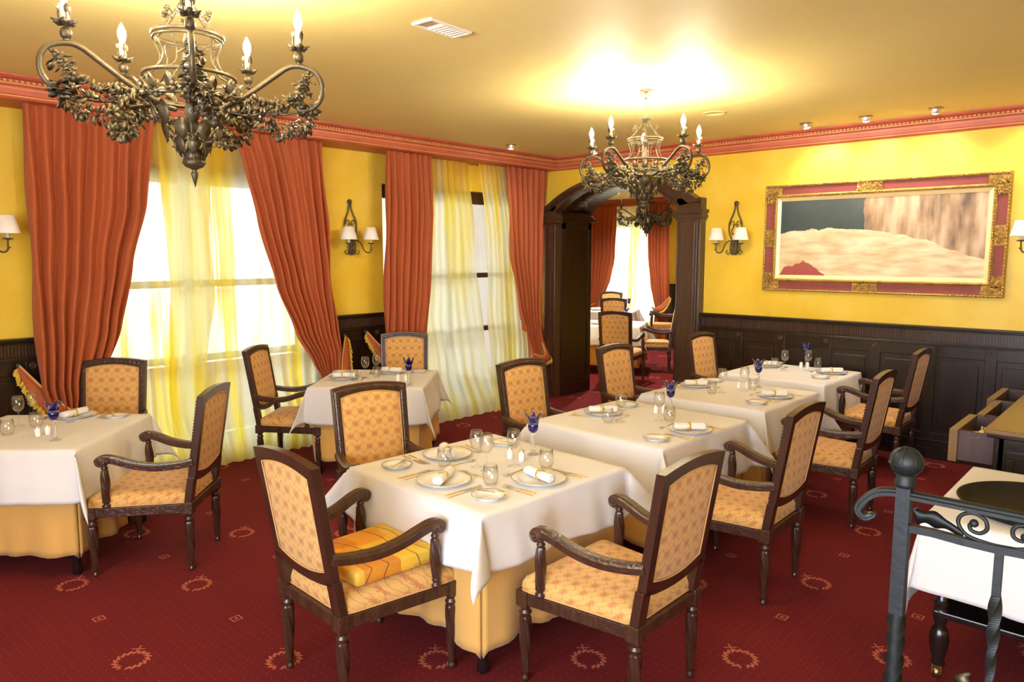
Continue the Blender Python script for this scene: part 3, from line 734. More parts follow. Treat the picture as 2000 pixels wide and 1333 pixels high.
    for i in range(len(pts)):
        a = Vector(pts[i]); b = Vector(pts[(i+1)%len(pts)]); Ls = (b-a).length; m = max(1, round(Ls/.02))
        for k in range(m):
            p = a + (b-a)*(k+.5)/m; d = (b-a).normalized(); nn = Vector((-d.y, d.x))
            q0 = p - d*.008 - nn*.006; q1 = p + d*.008 + nn*.006
            mb.tube([L(q0,th+.005), L(p,th+.008), L(q1,th+.005)], [.002,.0038,.002], 5)
    mb.build('carved_border', M['chair_carved'], root)
    # upholstered back (pads on both faces)
    mb = MB(); p0 = outl(.190,.194,.588,.992,.032,.027); cxx, czz = 0, .79
    def S(k, off): return [ (cxx+(p[0]-cxx)*k, lean_y(czz+(p[1]-czz)*k)+off, czz+(p[1]-czz)*k) for p in p0]
    mb.rings([S(.3,-.020), S(.7,-.019), S(.93,-.016), S(.985,-.012), S(1,0), S(.985,.014), S(.93,.022), S(.7,.028), S(.3,.030)])
    mb.build('backrest', M['back_fabric'], root)
    mb = MB()
    for off in (-.017, .019): q = S(.975, off); mb.tube(q+[q[0]], .0038, 5)
    mb.build('back_piping', M['piping'], root)
    for s in (-1, 1):
        path = bez([(s*.226,-.285,.655),(s*.236,-.20,.640),(s*.250,-.09,.634),(s*.264,.02,.650),(s*.276,.11,.680),(s*.283,.165,.695),(s*.286,.205,.692),(s*.287,.222,.672)], 6)
        N = len(path); rr = [1.0 + .10*math.sin(PI*i/N) for i in range(N)]
        sec = [(-.023,-.020),(.023,-.020),(.0245,.006),(.019,.012),(.017,.020),(-.017,.020),(-.019,.012),(-.0245,.006)]
        mb = MB(); mb.tube(path, rr, sect=sec, smooth=False)
        mb.tube([(s*.287-.0245,.203,.680),(s*.287+.0245,.203,.680)], .0285, 18)
        for e in (-1,1): mb.torus((s*.287+e*.0245,.203,.680), .018, .0035, 'x', 18, 6); mb.sphere((s*.287+e*.025,.203,.680), .007, 8, 6)
        mb.build('armrest', M['chair_carved'], root, bevel=.002)
        mb = MB(); twist_leg(mb, s*.289, .185, .415, .668, .017, .020, 1.1, 28, 5, .45, dx=s*.004, dy=.0); mb.build('arm_support', M['chair_wood'], root)
    return root
def deg(fx, fy): return math.atan2(fy, fx) - PI/2     # rotation that turns local +y to (fx,fy)
CH = [
 ('armchair at front centre table holding the patchwork seat cushion', (-2.60,1.857), (.05,1)),
 ('armchair with its back to us at lower right of the front centre table', (-1.715,2.55), (-1,0)),
 ('armchair on the far left side of the front centre table, facing right', (-3.331,2.613), (.965,-.26)),
 ('armchair right of the second centre table, second from front in the right row', (-1.765,3.86), (-1,-.02)),
 ('armchair left of the second centre table, facing right, nearest the blue vase', (-3.30,4.063), (.995,-.097)),
 ('armchair right of the third centre table, third in the right row', (-1.79,5.33), (-1,-.03)),
 ('armchair left of the third centre table in front of the archway', (-3.32,5.335), (.998,-.046)),
 ('armchair right of the fourth centre table, beside the panelled wall', (-1.915,6.84), (-1,0)),
 ('armchair left of the fourth centre table against the right arch pilaster', (-3.255,6.77), (.996,-.08)),
 ('armchair with its back to us at the right side of the left table', (-4.52,1.765), (-.697,-.717)),
 ('armchair with bluish lit carved frame in front of the left curtain', (-5.735,1.815), (.75,-.66)),
 ('armchair on the left side of the table between the windows', (-5.64,3.385), (.774,.634)),
 ('armchair behind the table between the windows, facing us', (-5.59,4.54), (.744,-.668)),
 ('nearest armchair seen through the archway, back towards us', (-5.95,8.84), (-.357,.934)),
 ('armchair seen through the archway beside the right jamb, facing left', (-6.15,10.08), (-.86,-.51)),
 ('middle one of the three stacked-up chair backs seen through the archway', (-7.80,11.40), (-.5,.866)),
 ('armchair behind the far table through the archway, in front of its window', (-7.62,12.75), (-.86,-.51)),
 ('farthest armchair in the second room, only its top showing', (-8.86,12.75), (.5,-.866)),
]
first = None
for lab, (x, y), f in CH:
    rz = deg(*f)
    if first is None: first = make_chair(lab, (x, y, 0), rz)
    else: dup(first, (x, y, 0), rz, lab)
    if first['label'] == lab: pass

# patchwork cushion on the front left chair
mb = MB(); o = rounded([(-.185,-.20),(.20,-.20),(.215,.205),(-.20,.205)], .02, 3)
def cs(k, z, dz=0): return [(p[0]*k, p[1]*k, z) for p in o]
mb.rings([cs(.97,0), cs(1,.006), cs(1,.054), cs(.975,.062), cs(.5,.066)])
c = mb.build('seat_cushion', M['patchwork']); c.location = (-2.575,1.885,.4985); c.rotation_euler = (0,0,deg(.05,1))
tag(c, 'square orange and yellow patchwork cushion lying on a chair seat', 'cushion')

# ------------------------------------------------------------------ dining tables and cloths
TZ = .75
def table(label, cx, cy, s, rz):
    root = thing('dining_table', label, 'table', (cx,cy,0), rz)
    MB().box(-s/2+.004,s/2-.004,-s/2+.004,s/2-.004,TZ-.030,TZ-.002).build('tabletop', M['black_wood'], root, bevel=.01)
    h = s/2-.05
    mb = MB(); mb.box(-h,h,-h-.012,-h+.012,.62,.719).box(-h,h,h-.012,h+.012,.62,.719).box(-h-.012,-h+.012,-h,h,.62,.719).box(h-.012,h+.012,-h,h,.62,.719)
    mb.build('apron', M['black_wood'], root)
    for sx in (-1,1):
        for sy in (-1,1):
            mb = MB(); mb.lathe([(.018,0),(.027,.01),(.026,.05),(.022,.085),(.030,.10),(.036,.125),(.030,.148),(.020,.16),(.033,.175),(.034,.19),(.020,.205),(.026,.24),(.036,.30),(.030,.42),(.024,.5),(.034,.52),(.034,.60),(.036,.72)], 20, (sx*h,sy*h,0))
            mb.build('leg', M['black_wood'], root)
    return root
def under_cloth(label, cx, cy, s, rz, zb=.15, seed=1):
    rnd = random.Random(seed); h = s/2+.002; top = TZ+.0005; per = []
    # one corner: side run, box pleat tucked inwards, next side
    n = 26
    def side_pts(k):
        P = []
        for i in range(n+1):
            t = -1 + 2*i/n; P.append((t*h, -h, min(1, (1-abs(t))*9)))
        a = k*PI/2; return [(x*math.cos(a)-y*math.sin(a), x*math.sin(a)+y*math.cos(a), e) for x, y, e in P]
    loop = []
    for k in range(4):
        loop += [(x, y, 0) for x, y, e in side_pts(k)[1:-1]]
        a = k*PI/2; c, s_ = math.cos(a), math.sin(a)
        for px, py, e in ((h*.985,-h,.4), (h*.90,-h*.93,1), (h*.975,-h*.975,.6), (h*.93,-h*.90,1), (h,-h*.985,.4)):
            loop.append((px*c-py*s_, px*s_+py*c, e))
    phs = [rnd.uniform(0,6) for _ in range(6)]
    m = len(loop); R = []; nz = 16
    for j in range(nz+1):
        t = j/nz; z = top + (zb-top)*t; r = []
        for i, (x, y, e) in enumerate(loop):
            ang = math.atan2(y, x)
            if e > 0:   # pleat only opens towards the hem
                L = Vector((x, y)); k_ = min(1, t*2.2); full = Vector((math.copysign(h, x), math.copysign(h, y))); L = full + (L-full)*k_; xx, yy = L
            else: xx, yy = x, y
            w = (.020*math.sin(ang*7+phs[0]) + .013*math.sin(ang*17+phs[1])-.008)*t*t*1.6
            fl = 1 + .03*t; r.append((xx*fl + math.cos(ang)*w, yy*fl + math.sin(ang)*w, z + .006*math.sin(ang*5+phs[2])*t - (0.02*t if e else 0)))
        R.append(r)
    mb = MB(); ring0 = R[0]
    mb.rings(R, True, False, True)
    mb.add([(x*.999, y*.999, top) for x, y, z in ring0], [tuple(range(m))])
    o = mb.build('undercloth', M['gold_cloth'], None, solid=.002); o.location = (cx,cy,0); o.rotation_euler = (0,0,rz)
    return tag(o, label, 'tablecloth')
def over_cloth(label, cx, cy, s, rz, drop=.26, seed=1, top=None, mat=None, name='tablecloth', flare=.12, n0=30, n1=16, cf=.65, dneg=None):
    rnd = random.Random(seed); h = s/2 + .014; S = h + drop; top = top or TZ+.0055; q = .018
    ph = [rnd.uniform(0,6) for _ in range(8)]
    def P(u, v):
        a = abs(u)-h; b = abs(v)-h; sx = math.copysign(1,u); sy = math.copysign(1,v)
        if a <= 0 and b <= 0:
            e = max(0, 1-min(-a,-b)/.02); return (u, v, top - .004*e*e)
        if a > 0 and b > 0:
            r = math.hypot(a, b); f = math.atan2(b, a); out = cf*r*math.sin(2*f)**1.3; base = .10*r
            px = base*math.cos(f) ; py = base*math.sin(f)
            d = out*.7071
            x = h + px + d; y = h + py + d
            z = top - math.sqrt(max(1e-9, r*r - (out+base)**2*.75))
            tw = .02*math.sin(4*f+ph[0])*min(1, r*4); x += tw; y -= tw
            return (sx*x, sy*y, z)
        if a > 0: r, s_, t, k, c = a, v, sx, 0, 1
        else: r, s_, t, k, c = b, u, sy, 2, 1
        w = .013*(1+math.sin(s_*9+ph[k+int(t>0)])) + .007*(1+math.sin(s_*21+ph[k+1])) + .004*(1+math.sin(s_*37+ph[k]))
        edge = min(1, (h-abs(s_))*6)
        outw = r*.10 + w*min(1, r*5)*edge + .004
        z = top - math.sqrt(max(1e-9, r*r - (r*.10)**2)) - 0 + (.006*math.sin(s_*9+ph[3])*r/drop)
        if r < q: outw *= 1; 
        return (t*(h+outw), s_*(1+.0*r), z) if a > 0 else (s_, t*(h+outw), z)
    us = [-S + drop*i/n1 for i in range(n1)] + [-h + 2*h*i/n0 for i in range(n0+1)] + [h + drop*(i+1)/n1 for i in range(n1)]
    m = len(us); k_ = (dneg/drop) if dneg else 1
    ax = [(-h + (a+h)*k_) if a < -h else a for a in us]
    vs = [P(a, b) for a in ax for b in us]
    fs = [(i*m+j, (i+1)*m+j, (i+1)*m+j+1, i*m+j+1) for i in range(m-1) for j in range(m-1)]
    o = MB().add(vs, fs, True).build(name, mat or M['white_cloth'], None, solid=.0022); o.location = (cx,cy,0); o.rotation_euler = (0,0,rz)
    return tag(o, label, 'tablecloth')
TB = [
 ('front centre', 'front centre dining table set for three', -2.585, 2.645, .985, math.radians(-3), .245, 1),
 ('second centre', 'second dining table of the centre row', -2.595, 4.09, 1.0, math.radians(-2), .31, 2),
 ('third centre', 'third dining table of the centre row', -2.60, 5.42, .98, 0, .31, 3),
 ('fourth centre', 'fourth dining table of the centre row beside the panelled wall', -2.64, 6.745, .92, 0, .31, 4),
 ('left', 'dining table standing diagonally at the left edge', -5.21, 1.31, .93, math.radians(-45), .30, 5),
 ('window', 'diagonal dining table between the two windows', -5.24, 3.95, .93, math.radians(-49), .30, 6),
 ('near far-room', 'dining table seen through the archway behind the nearest chair', -6.70, 9.72, .95, math.radians(25), .30, 7),
 ('back far-room', 'farthest dining table seen through the archway', -8.35, 12.05, .95, math.radians(25), .30, 8),
]
for key, lab, cx, cy, s, rz, drop, sd in TB:
    table(lab, cx, cy, s, rz)
    under_cloth(f'gold undercloth hanging almost to the floor on the {key} table', cx, cy, s, rz, .13, sd)
    over_cloth(f'white linen cloth with hanging corners on the {key} table', cx, cy, s, rz, drop, sd, cf={4: .15, 5: .38, 6: .38, 1: .58}.get(sd, .5))
# ------------------------------------------------------------------ tableware
CT = TZ + .006      # top of the white cloth
def m_plate(r, name, label, cat):
    mb = MB(); mb.lathe([(.0005,.004),(r*.55,.003),(r*.62,.0),(r*.64,.0),(r*.68,.006),(r*.98,.0165),(r,.0185),(r*.985,.0205),(r*.69,.0105),(r*.62,.0065),(.0005,.0062)], 48)
    o = mb.build(name, M['china']); tag(o, label, cat)
    MB().torus((0,0,.0198), r*.985, .0013, 'z', 48, 5).build('rim_line', M['china_rim'], o); return o
def m_wine():
    mb = MB(); mb.lathe([(.0005,.0),(.033,.0),(.034,.0015),(.020,.004),(.006,.010),(.0038,.02),(.0035,.085),(.006,.093),(.018,.100),(.031,.118),(.0365,.140),(.036,.160),(.030,.195),(.0292,.196),(.035,.160),(.0355,.140),(.030,.119),(.017,.1025),(.0005,.099)], 28)
    return tag(mb.build('wine_glass', M['glass']), 'x', 'glass')
def m_tumbler():
    mb = MB(); mb.lathe([(.0005,.0),(.022,.0),(.030,.010),(.038,.035),(.039,.055),(.033,.100),(.0322,.1005),(.038,.055),(.037,.036),(.029,.013),(.0005,.006)], 28)
    return tag(mb.build('water_glass', M['glass']), 'x', 'glass')
def m_shaker():
    mb = MB(); mb.lathe([(.0005,0),(.015,0),(.0165,.004),(.0165,.042),(.014,.050),(.0005,.050)], 18)
    o = mb.build('shaker', M['china']); tag(o, 'x', 'shaker')
    MB().lathe([(.0138,.049),(.0142,.052),(.0142,.056),(.009,.062),(.0005,.063)], 16).build('shaker_cap', M['steel'], o); return o
def m_vase():
    root = thing('goblet_vase', 'x', 'vase')
    MB().lathe([(.0005,0),(.033,0),(.034,.003),(.018,.009),(.009,.018),(.0125,.026),(.007,.034),(.0135,.043),(.007,.052),(.0145,.062),(.007,.071),(.014,.080),(.007,.089),(.013,.097),(.007,.106),(.012,.114),(.010,.124),(.004,.128)], 20).build('stem', M['crystal'], root)
    mb = MB(); mb.lathe([(.0005,.122),(.014,.124),(.025,.136),(.029,.155),(.028,.180),(.025,.182),(.026,.156),(.022,.139),(.0005,.130)], 24)
    for k in range(6):
        a = k*PI/3 + .2; rr = [ (.026,.172), (.028,.188), (.033,.205), (.042,.222), (.055,.234) ]; R = []
        for i, (r, z) in enumerate(rr):
            w = [.017,.0175,.016,.0115,.004][i]; c = Vector((r*math.cos(a), r*math.sin(a), z)); tn = Vector((-math.sin(a), math.cos(a), 0)); no = Vector((math.cos(a)*.8, math.sin(a)*.8, -.6))
            R.append([tuple(c+tn*w*math.cos(q*PI/4)+no*(.0035 if i<4 else .002)*math.sin(q*PI/4)) for q in range(8)])
        mb.rings(R)
    mb.build('cobalt_bowl', M['cobalt'], root); return root
def bar(mb, path, ws, t): # flat tapered strip in the xy plane
    R = []
    for (x, y, z), w in zip(path, ws): R.append([(x-w, y, z-t), (x+w, y, z-t), (x+w, y, z+t), (x-w, y, z+t)])
    mb.rings(R, True, True, False)
def m_cut(kind):
    """lies along +y, handle at the near end"""
    L = {'fork': .195, 'knife': .225, 'spoon': .19, 'butter_knife': .165}[kind]; h = -L/2; hl = L*.48
    mb = MB()
    if kind == 'fork':
        bar(mb, [(0,h+hl-.002,.003),(0,h+L*.66,.005),(0,h+L*.74,.004)], [.0028,.003,.010], .0008)
        for x in (-.0088,-.003,.003,.0088): bar(mb, [(x,h+L*.735,.004),(x,h+L*.88,.0025),(x*.95,h+L,.006)], [.0016,.0014,.0007], .0007)
    elif kind == 'spoon':
        bar(mb, [(0,h+hl-.002,.003),(0,h+L*.70,.005)], [.0028,.003], .0008)
        R = [[(k*.018*math.cos(q*PI/8), h+L*.84+k*.028*math.sin(q*PI/8), .002+.004*k*k) for q in range(16)] for k in (1,.8,.5,.15)]
        R2 = [[(x,y,z-.001) for x,y,z in r] for r in reversed(R)]; mb.rings(R2+R, True, True, True)
    else:
        bar(mb, [(0,h+hl-.002,.003),(.002,h+L*.6,.003),(.002,h+L*.9,.003),(-.004,h+L,.003)], [.006,.009,.0095,.002], .0007)
    o = mb.build(kind, M['steel']); tag(o, 'x', kind.replace('_',' '))
    g = MB(); w = .0055 if 'knife' in kind else .0048
    g.rings([[(a*w*ww, h+hl*t, .0034+b*.0022) for a, b in ((-1,0),(-.6,1),(.6,1),(1,0),(.6,-1),(-.6,-1))] for t, ww in ((0,.7),(.06,1.25),(.3,1.05),(.7,.75),(1,.6))]).build('handle', M['gold'], o)
    return o
def m_napkin():
    mb = MB(); R = []; n = 12
    for i in range(n+1):
        t = i/n; y = -.095+.19*t; r = .0235 - .004*math.exp(-((t-.45)/.08)**2)
        R.append([(r*(1+.04*math.sin(3*a+t*5))*math.cos(a)*1.12, y, r*(1+.04*math.sin(3*a+t*5))*math.sin(a)*.92) for a in [2*PI*k/20 for k in range(20)]])
    mb.rings(R)
    for e in (-1,1):   # rolled spiral ends
        sp = [((.021-.00085*k)*math.cos(k*.6)*1.1, e*.0962, (.021-.00085*k)*math.sin(k*.6)*.92) for k in range(22)]
        mb.tube(sp, .0018, 5)
    o = mb.build('rolled_napkin', M['napkin']); tag(o, 'x', 'napkin')
    g = MB(); g.lathe([(.0235,-.008),(.0262,-.009),(.0262,.009),(.0235,.008)], 24, cap=False); g.torus((0,0,.009), .025,.0018,'z',24,6).torus((0,0,-.009),.025,.0018,'z',24,6)
    g.xform(Matrix.Rotation(PI/2,4,'X')); g.xform(Matrix.Translation((0,-.01,0))); g.build('napkin_ring', M['gold'], o); return o
proto = {'plate': m_plate(.135,'dinner_plate','x','plate'), 'bread': m_plate(.078,'bread_plate','x','plate'), 'wine': m_wine(), 'tumbler': m_tumbler(),
         'shaker': m_shaker(), 'vase': m_vase(), 'fork': m_cut('fork'), 'knife': m_cut('knife'), 'spoon': m_cut('spoon'), 'butter': m_cut('butter_knife'), 'napkin': m_napkin()}
used = set()
def put(k, x, y, z, rz, label, group):
    if k in used: return dup(proto[k], (x,y,z), rz, label, None, group)
    used.add(k); o = proto[k]; o.location = (x,y,z); o.rotation_euler = (0,0,rz); o['label'] = label; o['group'] = group; return o
def setting(tb, who, x, y, f, bread=None, nang=None, n=2, side=True):
    """place setting; f = facing direction of the diner; who = words that single the setting out"""
    rz = deg(*f); F = Vector((*f,0)).normalized(); Rr = Vector((F.y,-F.x,0)); c = Vector((x,y,0))
    def at(a, b): p = c + Rr*a + F*b; return p.x, p.y
    put('plate', x, y, CT, 0, f'white dinner plate with rim line {who}', 'dinner plates')
    if nang is None: nang = math.radians(42)
    put('napkin', x, y, CT+.033, nang - PI/2, f'rolled white napkin in gold ring {who}', 'rolled napkins')
    bx, by = bread if bread else at(-.345, -.01)
    put('bread', bx, by, CT, 0, f'small bread plate {who}', 'bread plates')
    put('butter', bx+Rr.x*.02, by+Rr.y*.02, CT+.022, rz+.5, f'gold handled butter knife on bread plate {who}', 'butter knives')
    p = at(-.165,-.02); put('fork', *p, CT, rz+.04, f'inner gold handled fork left of plate {who}', 'forks')
    p = at(-.195,-.03); put('fork', *p, CT, rz-.03, f'outer gold handled fork left of plate {who}', 'forks')
    p = at(.165,-.02); put('knife', *p, CT, rz, f'inner gold handled knife right of plate {who}', 'knives')
    p = at(.192,-.03); put('knife', *p, CT, rz+.05, f'outer gold handled knife right of plate {who}', 'knives')
    if side: p = at(.02,.175); put('spoon', *p, CT, rz+PI/2+.1, f'dessert spoon beyond the plate {who}', 'dessert spoons')
F1 = (.05,1)
setting('T1','nearest the patchwork cushion chair', -2.56,2.316, F1, (-2.925,2.322), math.radians(118))
setting('T1','at the right of the front centre table', -2.236,2.644, (-1,0), (-2.238,2.293), math.radians(168))
setting('T1','at the far left of the front centre table', -2.89,2.643, (.97,-.2), (-2.825,3.02), math.radians(150))
setting('T2','at the left of the second centre table', -2.887,4.095, (1,0), (-2.899,4.41))
setting('T2','at the right of the second centre table', -2.192,4.045, (-1,0), (-2.23,3.705))
setting('T3','at the left of the third centre table', -2.93,5.49, (1,0), (-2.93,5.80))
setting('T3','at the right of the third centre table', -2.254,5.47, (-1,0), (-2.247,5.13))
setting('T4','at the left of the fourth centre table', -2.95,6.95, (1,0), (-2.95,7.14))
setting('T4','at the right of the fourth centre table', -2.33,6.93, (-1,0), (-2.31,6.59))
setting('TL','on the left table near the bluish chair', -5.463,1.60, (.75,-.66), (-5.236,1.78), math.radians(118))
setting('TB','at the left of the table between windows', -5.42,3.73, (.774,.634), (-5.70,3.90), None)
setting('TB','at the back of the table between windows', -5.357,4.211, (.744,-.668), (-5.19,4.40), math.radians(25))
setting('A','on the nearer table through the archway', -6.75,9.42, (-.3,.95), None, None)
def W(x, y, s): put('wine', x, y, CT, 0, 'stemmed wine glass ' + s, 'wine glasses')
def Tm(x, y, s): put('tumbler', x, y, CT, 0, 'stemless rounded water glass ' + s, 'water glasses')
def Sh(x, y, s): put('shaker', x, y, CT, 0, 'small white shaker with chrome cap ' + s, 'salt and pepper shakers')
def V(x, y, s, rz=0): put('vase', x, y, CT, rz, 'cobalt blue petal goblet on a clear beaded stem ' + s, 'blue petal goblets')
W(-2.62,2.60,'leftmost of three on the front centre table'); W(-2.535,2.585,'middle one of three on the front centre table'); W(-2.49,2.74,'rightmost of three, near the shakers, front centre table')
Tm(-2.744,2.487,'above the napkin plate nearest the patchwork cushion'); Tm(-2.36,2.433,'between the two near plates of the front centre table'); Tm(-2.343,2.828,'beside the blue goblet of the front centre table')
Sh(-2.604,2.836,'left one of the front centre table pair'); Sh(-2.524,2.841,'right one of the front centre table pair'); V(-2.566,2.982,'on the front centre table')
W(-2.656,3.966,'left one on the second centre table'); W(-2.486,4.162,'right one on the second centre table'); Tm(-2.701,3.884,'left one on the second centre table'); Tm(-2.425,4.19,'right one on the second centre table')
V(-2.523,4.37,'on the second centre table', .5); Sh(-2.63,4.36,'left one of the second centre table pair'); Sh(-2.59,4.40,'right one of the second centre table pair')
W(-2.633,5.353,'left one on the third centre table'); W(-2.54,5.55,'right one on the third centre table'); Tm(-2.672,5.258,'left one on the third centre table'); Tm(-2.50,5.62,'right one on the third centre table')
V(-2.527,5.78,'on the third centre table', .9); Sh(-2.575,5.69,'right one of the third centre table pair'); Sh(-2.63,5.65,'left one of the third centre table pair')
W(-2.715,6.787,'left one on the fourth centre table'); W(-2.551,6.937,'right one on the fourth centre table'); Tm(-2.84,6.86,'left one on the fourth centre table'); Tm(-2.54,7.16,'right one on the fourth centre table')
V(-2.66,7.17,'on the fourth centre table', .3); Sh(-2.61,7.08,'right one of the fourth centre table pair'); Sh(-2.66,7.05,'left one of the fourth centre table pair')
W(-5.43,1.27,'front one on the left table'); W(-5.54,1.38,'rear one on the left table'); Tm(-5.204,1.152,'front one on the left table'); Tm(-5.30,1.33,'middle one on the left table')
V(-4.85,1.308,'on the left table', .2); Sh(-5.045,1.27,'left one of the left table pair'); Sh(-5.05,1.325,'right one of the left table pair')
W(-5.279,3.858,'left one on the table between the windows'); W(-5.334,4.02,'right one on the table between the windows'); Tm(-5.227,3.70,'left one on the table between the windows'); Tm(-5.25,3.96,'right one on the table between the windows')
V(-4.735,3.90,'on the table between the windows', .1); Sh(-4.985,3.985,'left one of the table between the windows pair'); Sh(-4.93,4.03,'right one of the table between the windows pair')
V(-6.62,9.98,'on the nearer table through the archway'); V(-8.05,12.24,'on the farthest table through the archway'); W(-6.70,9.62,'on the nearer table through the archway'); Tm(-6.78,9.70,'on the nearer table through the archway')
put('plate', -8.50,11.78, CT, 0, 'white dinner plate on the farthest table through the archway', 'dinner plates'); put('napkin', -8.50,11.78, CT+.033, -.8, 'rolled napkin on the farthest table through the archway', 'rolled napkins')

# ------------------------------------------------------------------ chandeliers (local z: 0 = ceiling)
def leaf_cluster(mb, path, rad, per, L, W_, rnd):
    P = [Vector(p) for p in path]
    for i in range(len(P)-1):
        t = (P[i+1]-P[i]).normalized()
        for k in range(per):
            a = rnd.uniform(0, 2*PI); u = Vector((0,0,1)); s = t.cross(u); s = s.normalized() if s.length > .1 else Vector((1,0,0)); u = s.cross(t)
            o = s*math.cos(a) + u*math.sin(a); c = P[i] + (P[i+1]-P[i])*rnd.random() + o*rad*rnd.uniform(.1,.6)
            mb.petal(c, o*.9 + t*rnd.uniform(-.3,.9), t*.4+o*.6+Vector((0,0,rnd.uniform(-.4,.4))), L*rnd.uniform(.8,1.2), W_*rnd.uniform(.8,1.2), .003)
def rose(mb, c, r, rnd):
    c = Vector(c); mb.sphere(tuple(c), r*.6, 8, 6)
    for k in range(7):
        a = k*2*PI/7; d = Vector((math.cos(a), math.sin(a), rnd.uniform(-.3,.7))); mb.petal(c+d*r*.2, d, Vector((0,0,1)) if abs(d.z)<.9 else Vector((1,0,0)), r*1.15, r*.9, .003)
def make_chandelier(name, label, lit=True):
    rnd = random.Random(11); root = thing(name, label, 'chandelier', (0,0,0), 0, 'wrought chandeliers')
    Z = lambda z: z - CZ
    MB().lathe([(.0005,0),(.046,0),(.050,-.006),(.046,-.014),(.030,-.022),(.028,-.038),(.016,-.052),(.010,-.066),(.0005,-.068)], 24).build('canopy', M['brass'], root)
    mb = MB(); z = -.070; k = 0
    while z > Z(2.865):
        pts = [(0 if k%2 else .0065*math.cos(a), .0065*math.cos(a) if k%2 else 0, z-.011+.0125*math.sin(a)) for a in [2*PI*q/10 for q in range(11)]]
        mb.tube(pts, .0018, 5, False); z -= .017; k += 1
    mb.build('chain', M['brass'], root)
    # cage
    mb = MB(); mb.lathe([(.0005,Z(2.852)),(.048,Z(2.858)),(.046,Z(2.850)),(.014,Z(2.842)),(.012,Z(2.82)),(.0005,Z(2.82))], 16)
    for q in range(6):
        a = q*PI/3; e = lambda r, z, da=0: (r*math.cos(a+da), r*math.sin(a+da), Z(z))
        mb.tube(bez([e(.015,2.84), e(.05,2.79), e(.085,2.75), e(.125,2.712)], 5), .0045, 6)
        mb.tube(bez([e(.06,2.775,.1), e(.09,2.80,.1), e(.095,2.775,.1), e(.078,2.765,.1)], 4), .003, 5)
        rose(mb, e(.088,2.785,.1), .014, rnd)
    def hoop(r, z, h=.007, t=.0035):
        mb.lathe([(r-t,Z(z)-h),(r+t,Z(z)-h),(r+t,Z(z)+h),(r-t,Z(z)+h),(r-t,Z(z)-h)], 36, cap=False)
    hoop(.132,2.705); hoop(.128,2.69,.004); hoop(.172,2.548); hoop(.158,2.47,.010,.005); hoop(.168,2.46,.005,.006)
    for q in range(10):
        a = q*PI/5+.15; e = lambda r, z, da=0: (r*math.cos(a+da), r*math.sin(a+da), Z(z))
        mb.tube(bez([e(.130,2.700,-.12), e(.118,2.665,0), e(.105,2.62,.05), e(.125,2.575,.02), e(.172,2.548,-.1)], 5), .0032, 5)
        mb.tube(bez([e(.150,2.548,.16), e(.19,2.51,.16), e(.165,2.47,.16)], 4), .0035, 5)
    mb.build('cage', M['bronze'], root)
    mb = MB(); mb.lathe([(.006,Z(2.84)),(.010,Z(2.72)),(.020,Z(2.69)),(.012,Z(2.66)),(.020,Z(2.60)),(.017,Z(2.50)),(.008,Z(2.45)),(.012,Z(2.40)),(.012,Z(2.22))], 10).build('column', M['bronze'], root)
    # crown of upright leaves and the tapering leaf basket
    mb = MB()
    for q in range(14):
        a = q*2*PI/14; o = Vector((math.cos(a), math.sin(a), 0))
        mb.petal(o*.158+Vector((0,0,Z(2.465))), Vector((0,0,1))+o*.15, o, .070, .040, .003)
    for q in range(16): a = q*PI/8; rose(mb, (.172*math.cos(a), .172*math.sin(a), Z(2.452+.018*(q%2))), .024, rnd)
    for ring, (r, z, L) in enumerate(((.150,2.44,.11),(.115,2.38,.10),(.075,2.32,.09),(.045,2.27,.08))):
        for q in range(8):
            a = q*PI/4 + ring*.4; o = Vector((math.cos(a), math.sin(a), 0))
            mb.petal(o*r+Vector((0,0,Z(z))), Vector((0,0,-1))-o*.45, o, L*.85, .058-.006*ring, .003)
    for q in range(5):
        a = q*2*PI/5; e = lambda r, z: (r*math.cos(a), r*math.sin(a), Z(z))
        mb.tube(bez([e(.155,2.44), e(.13,2.39), e(.07,2.32), e(.035,2.225)], 5), .004, 6)
        if q%2: rose(mb, e(.10,2.285), .018, rnd); mb.tube([e(.02,2.265), e(.10,2.285)], .002, 5)
        rose(mb, e(.07,2.305), .022, rnd); rose(mb, e(.12,2.385), .020, rnd)
    mb.build('leaf_basket', M['bronze_leaf'], root)
    MB().lathe([(.012,Z(2.235)),(.040,Z(2.23)),(.046,Z(2.215)),(.034,Z(2.20)),(.012,Z(2.19)),(.008,Z(2.185)),(.014,Z(2.175)),(.013,Z(2.165)),(.0005,Z(2.118))], 14).build('finial', M['bronze'], root)
    for q in range(5):
        a = q*2*PI/5; c, s = math.cos(a), math.sin(a)
        E = lambda r, z, l=0: Vector((r*c - l*s, r*s + l*c, Z(z)))
        mb = MB(); pa = bez([E(.10,2.435),E(.16,2.452),(E(.24,2.50)),E(.33,2.562),E(.38,2.595),E(.425,2.602),E(.485,2.582),E(.512,2.535),E(.508,2.48),E(.475,2.44),E(.425,2.43),E(.415,2.445)], 6)
        sec = [(-.55,-1),(.55,-1),(1,-.5),(1,.5),(.55,1),(-.55,1),(-1,.5),(-1,-.5)]
        mb.tube(pa, .0095, sect=sec)
        mb.tube(bez([E(.14,2.42),E(.22,2.405),E(.28,2.42),E(.30,2.45),E(.275,2.462),E(.26,2.445)], 5), .0055, 6)
        mb.tube(bez([E(.28,2.42),E(.35,2.41),E(.42,2.425)], 5), .005, 6)
        arm = mb.build('arm', M['bronze'], root)
        mb = MB(); mb.sphere(tuple(E(.425,2.635)), .020, 12, 8, (1,1,1.15)); mb.lathe([(.005,2.605-CZ),(.012,2.612-CZ),(.006,2.62-CZ)], 10, (E(.425,0).x,E(.425,0).y,0))
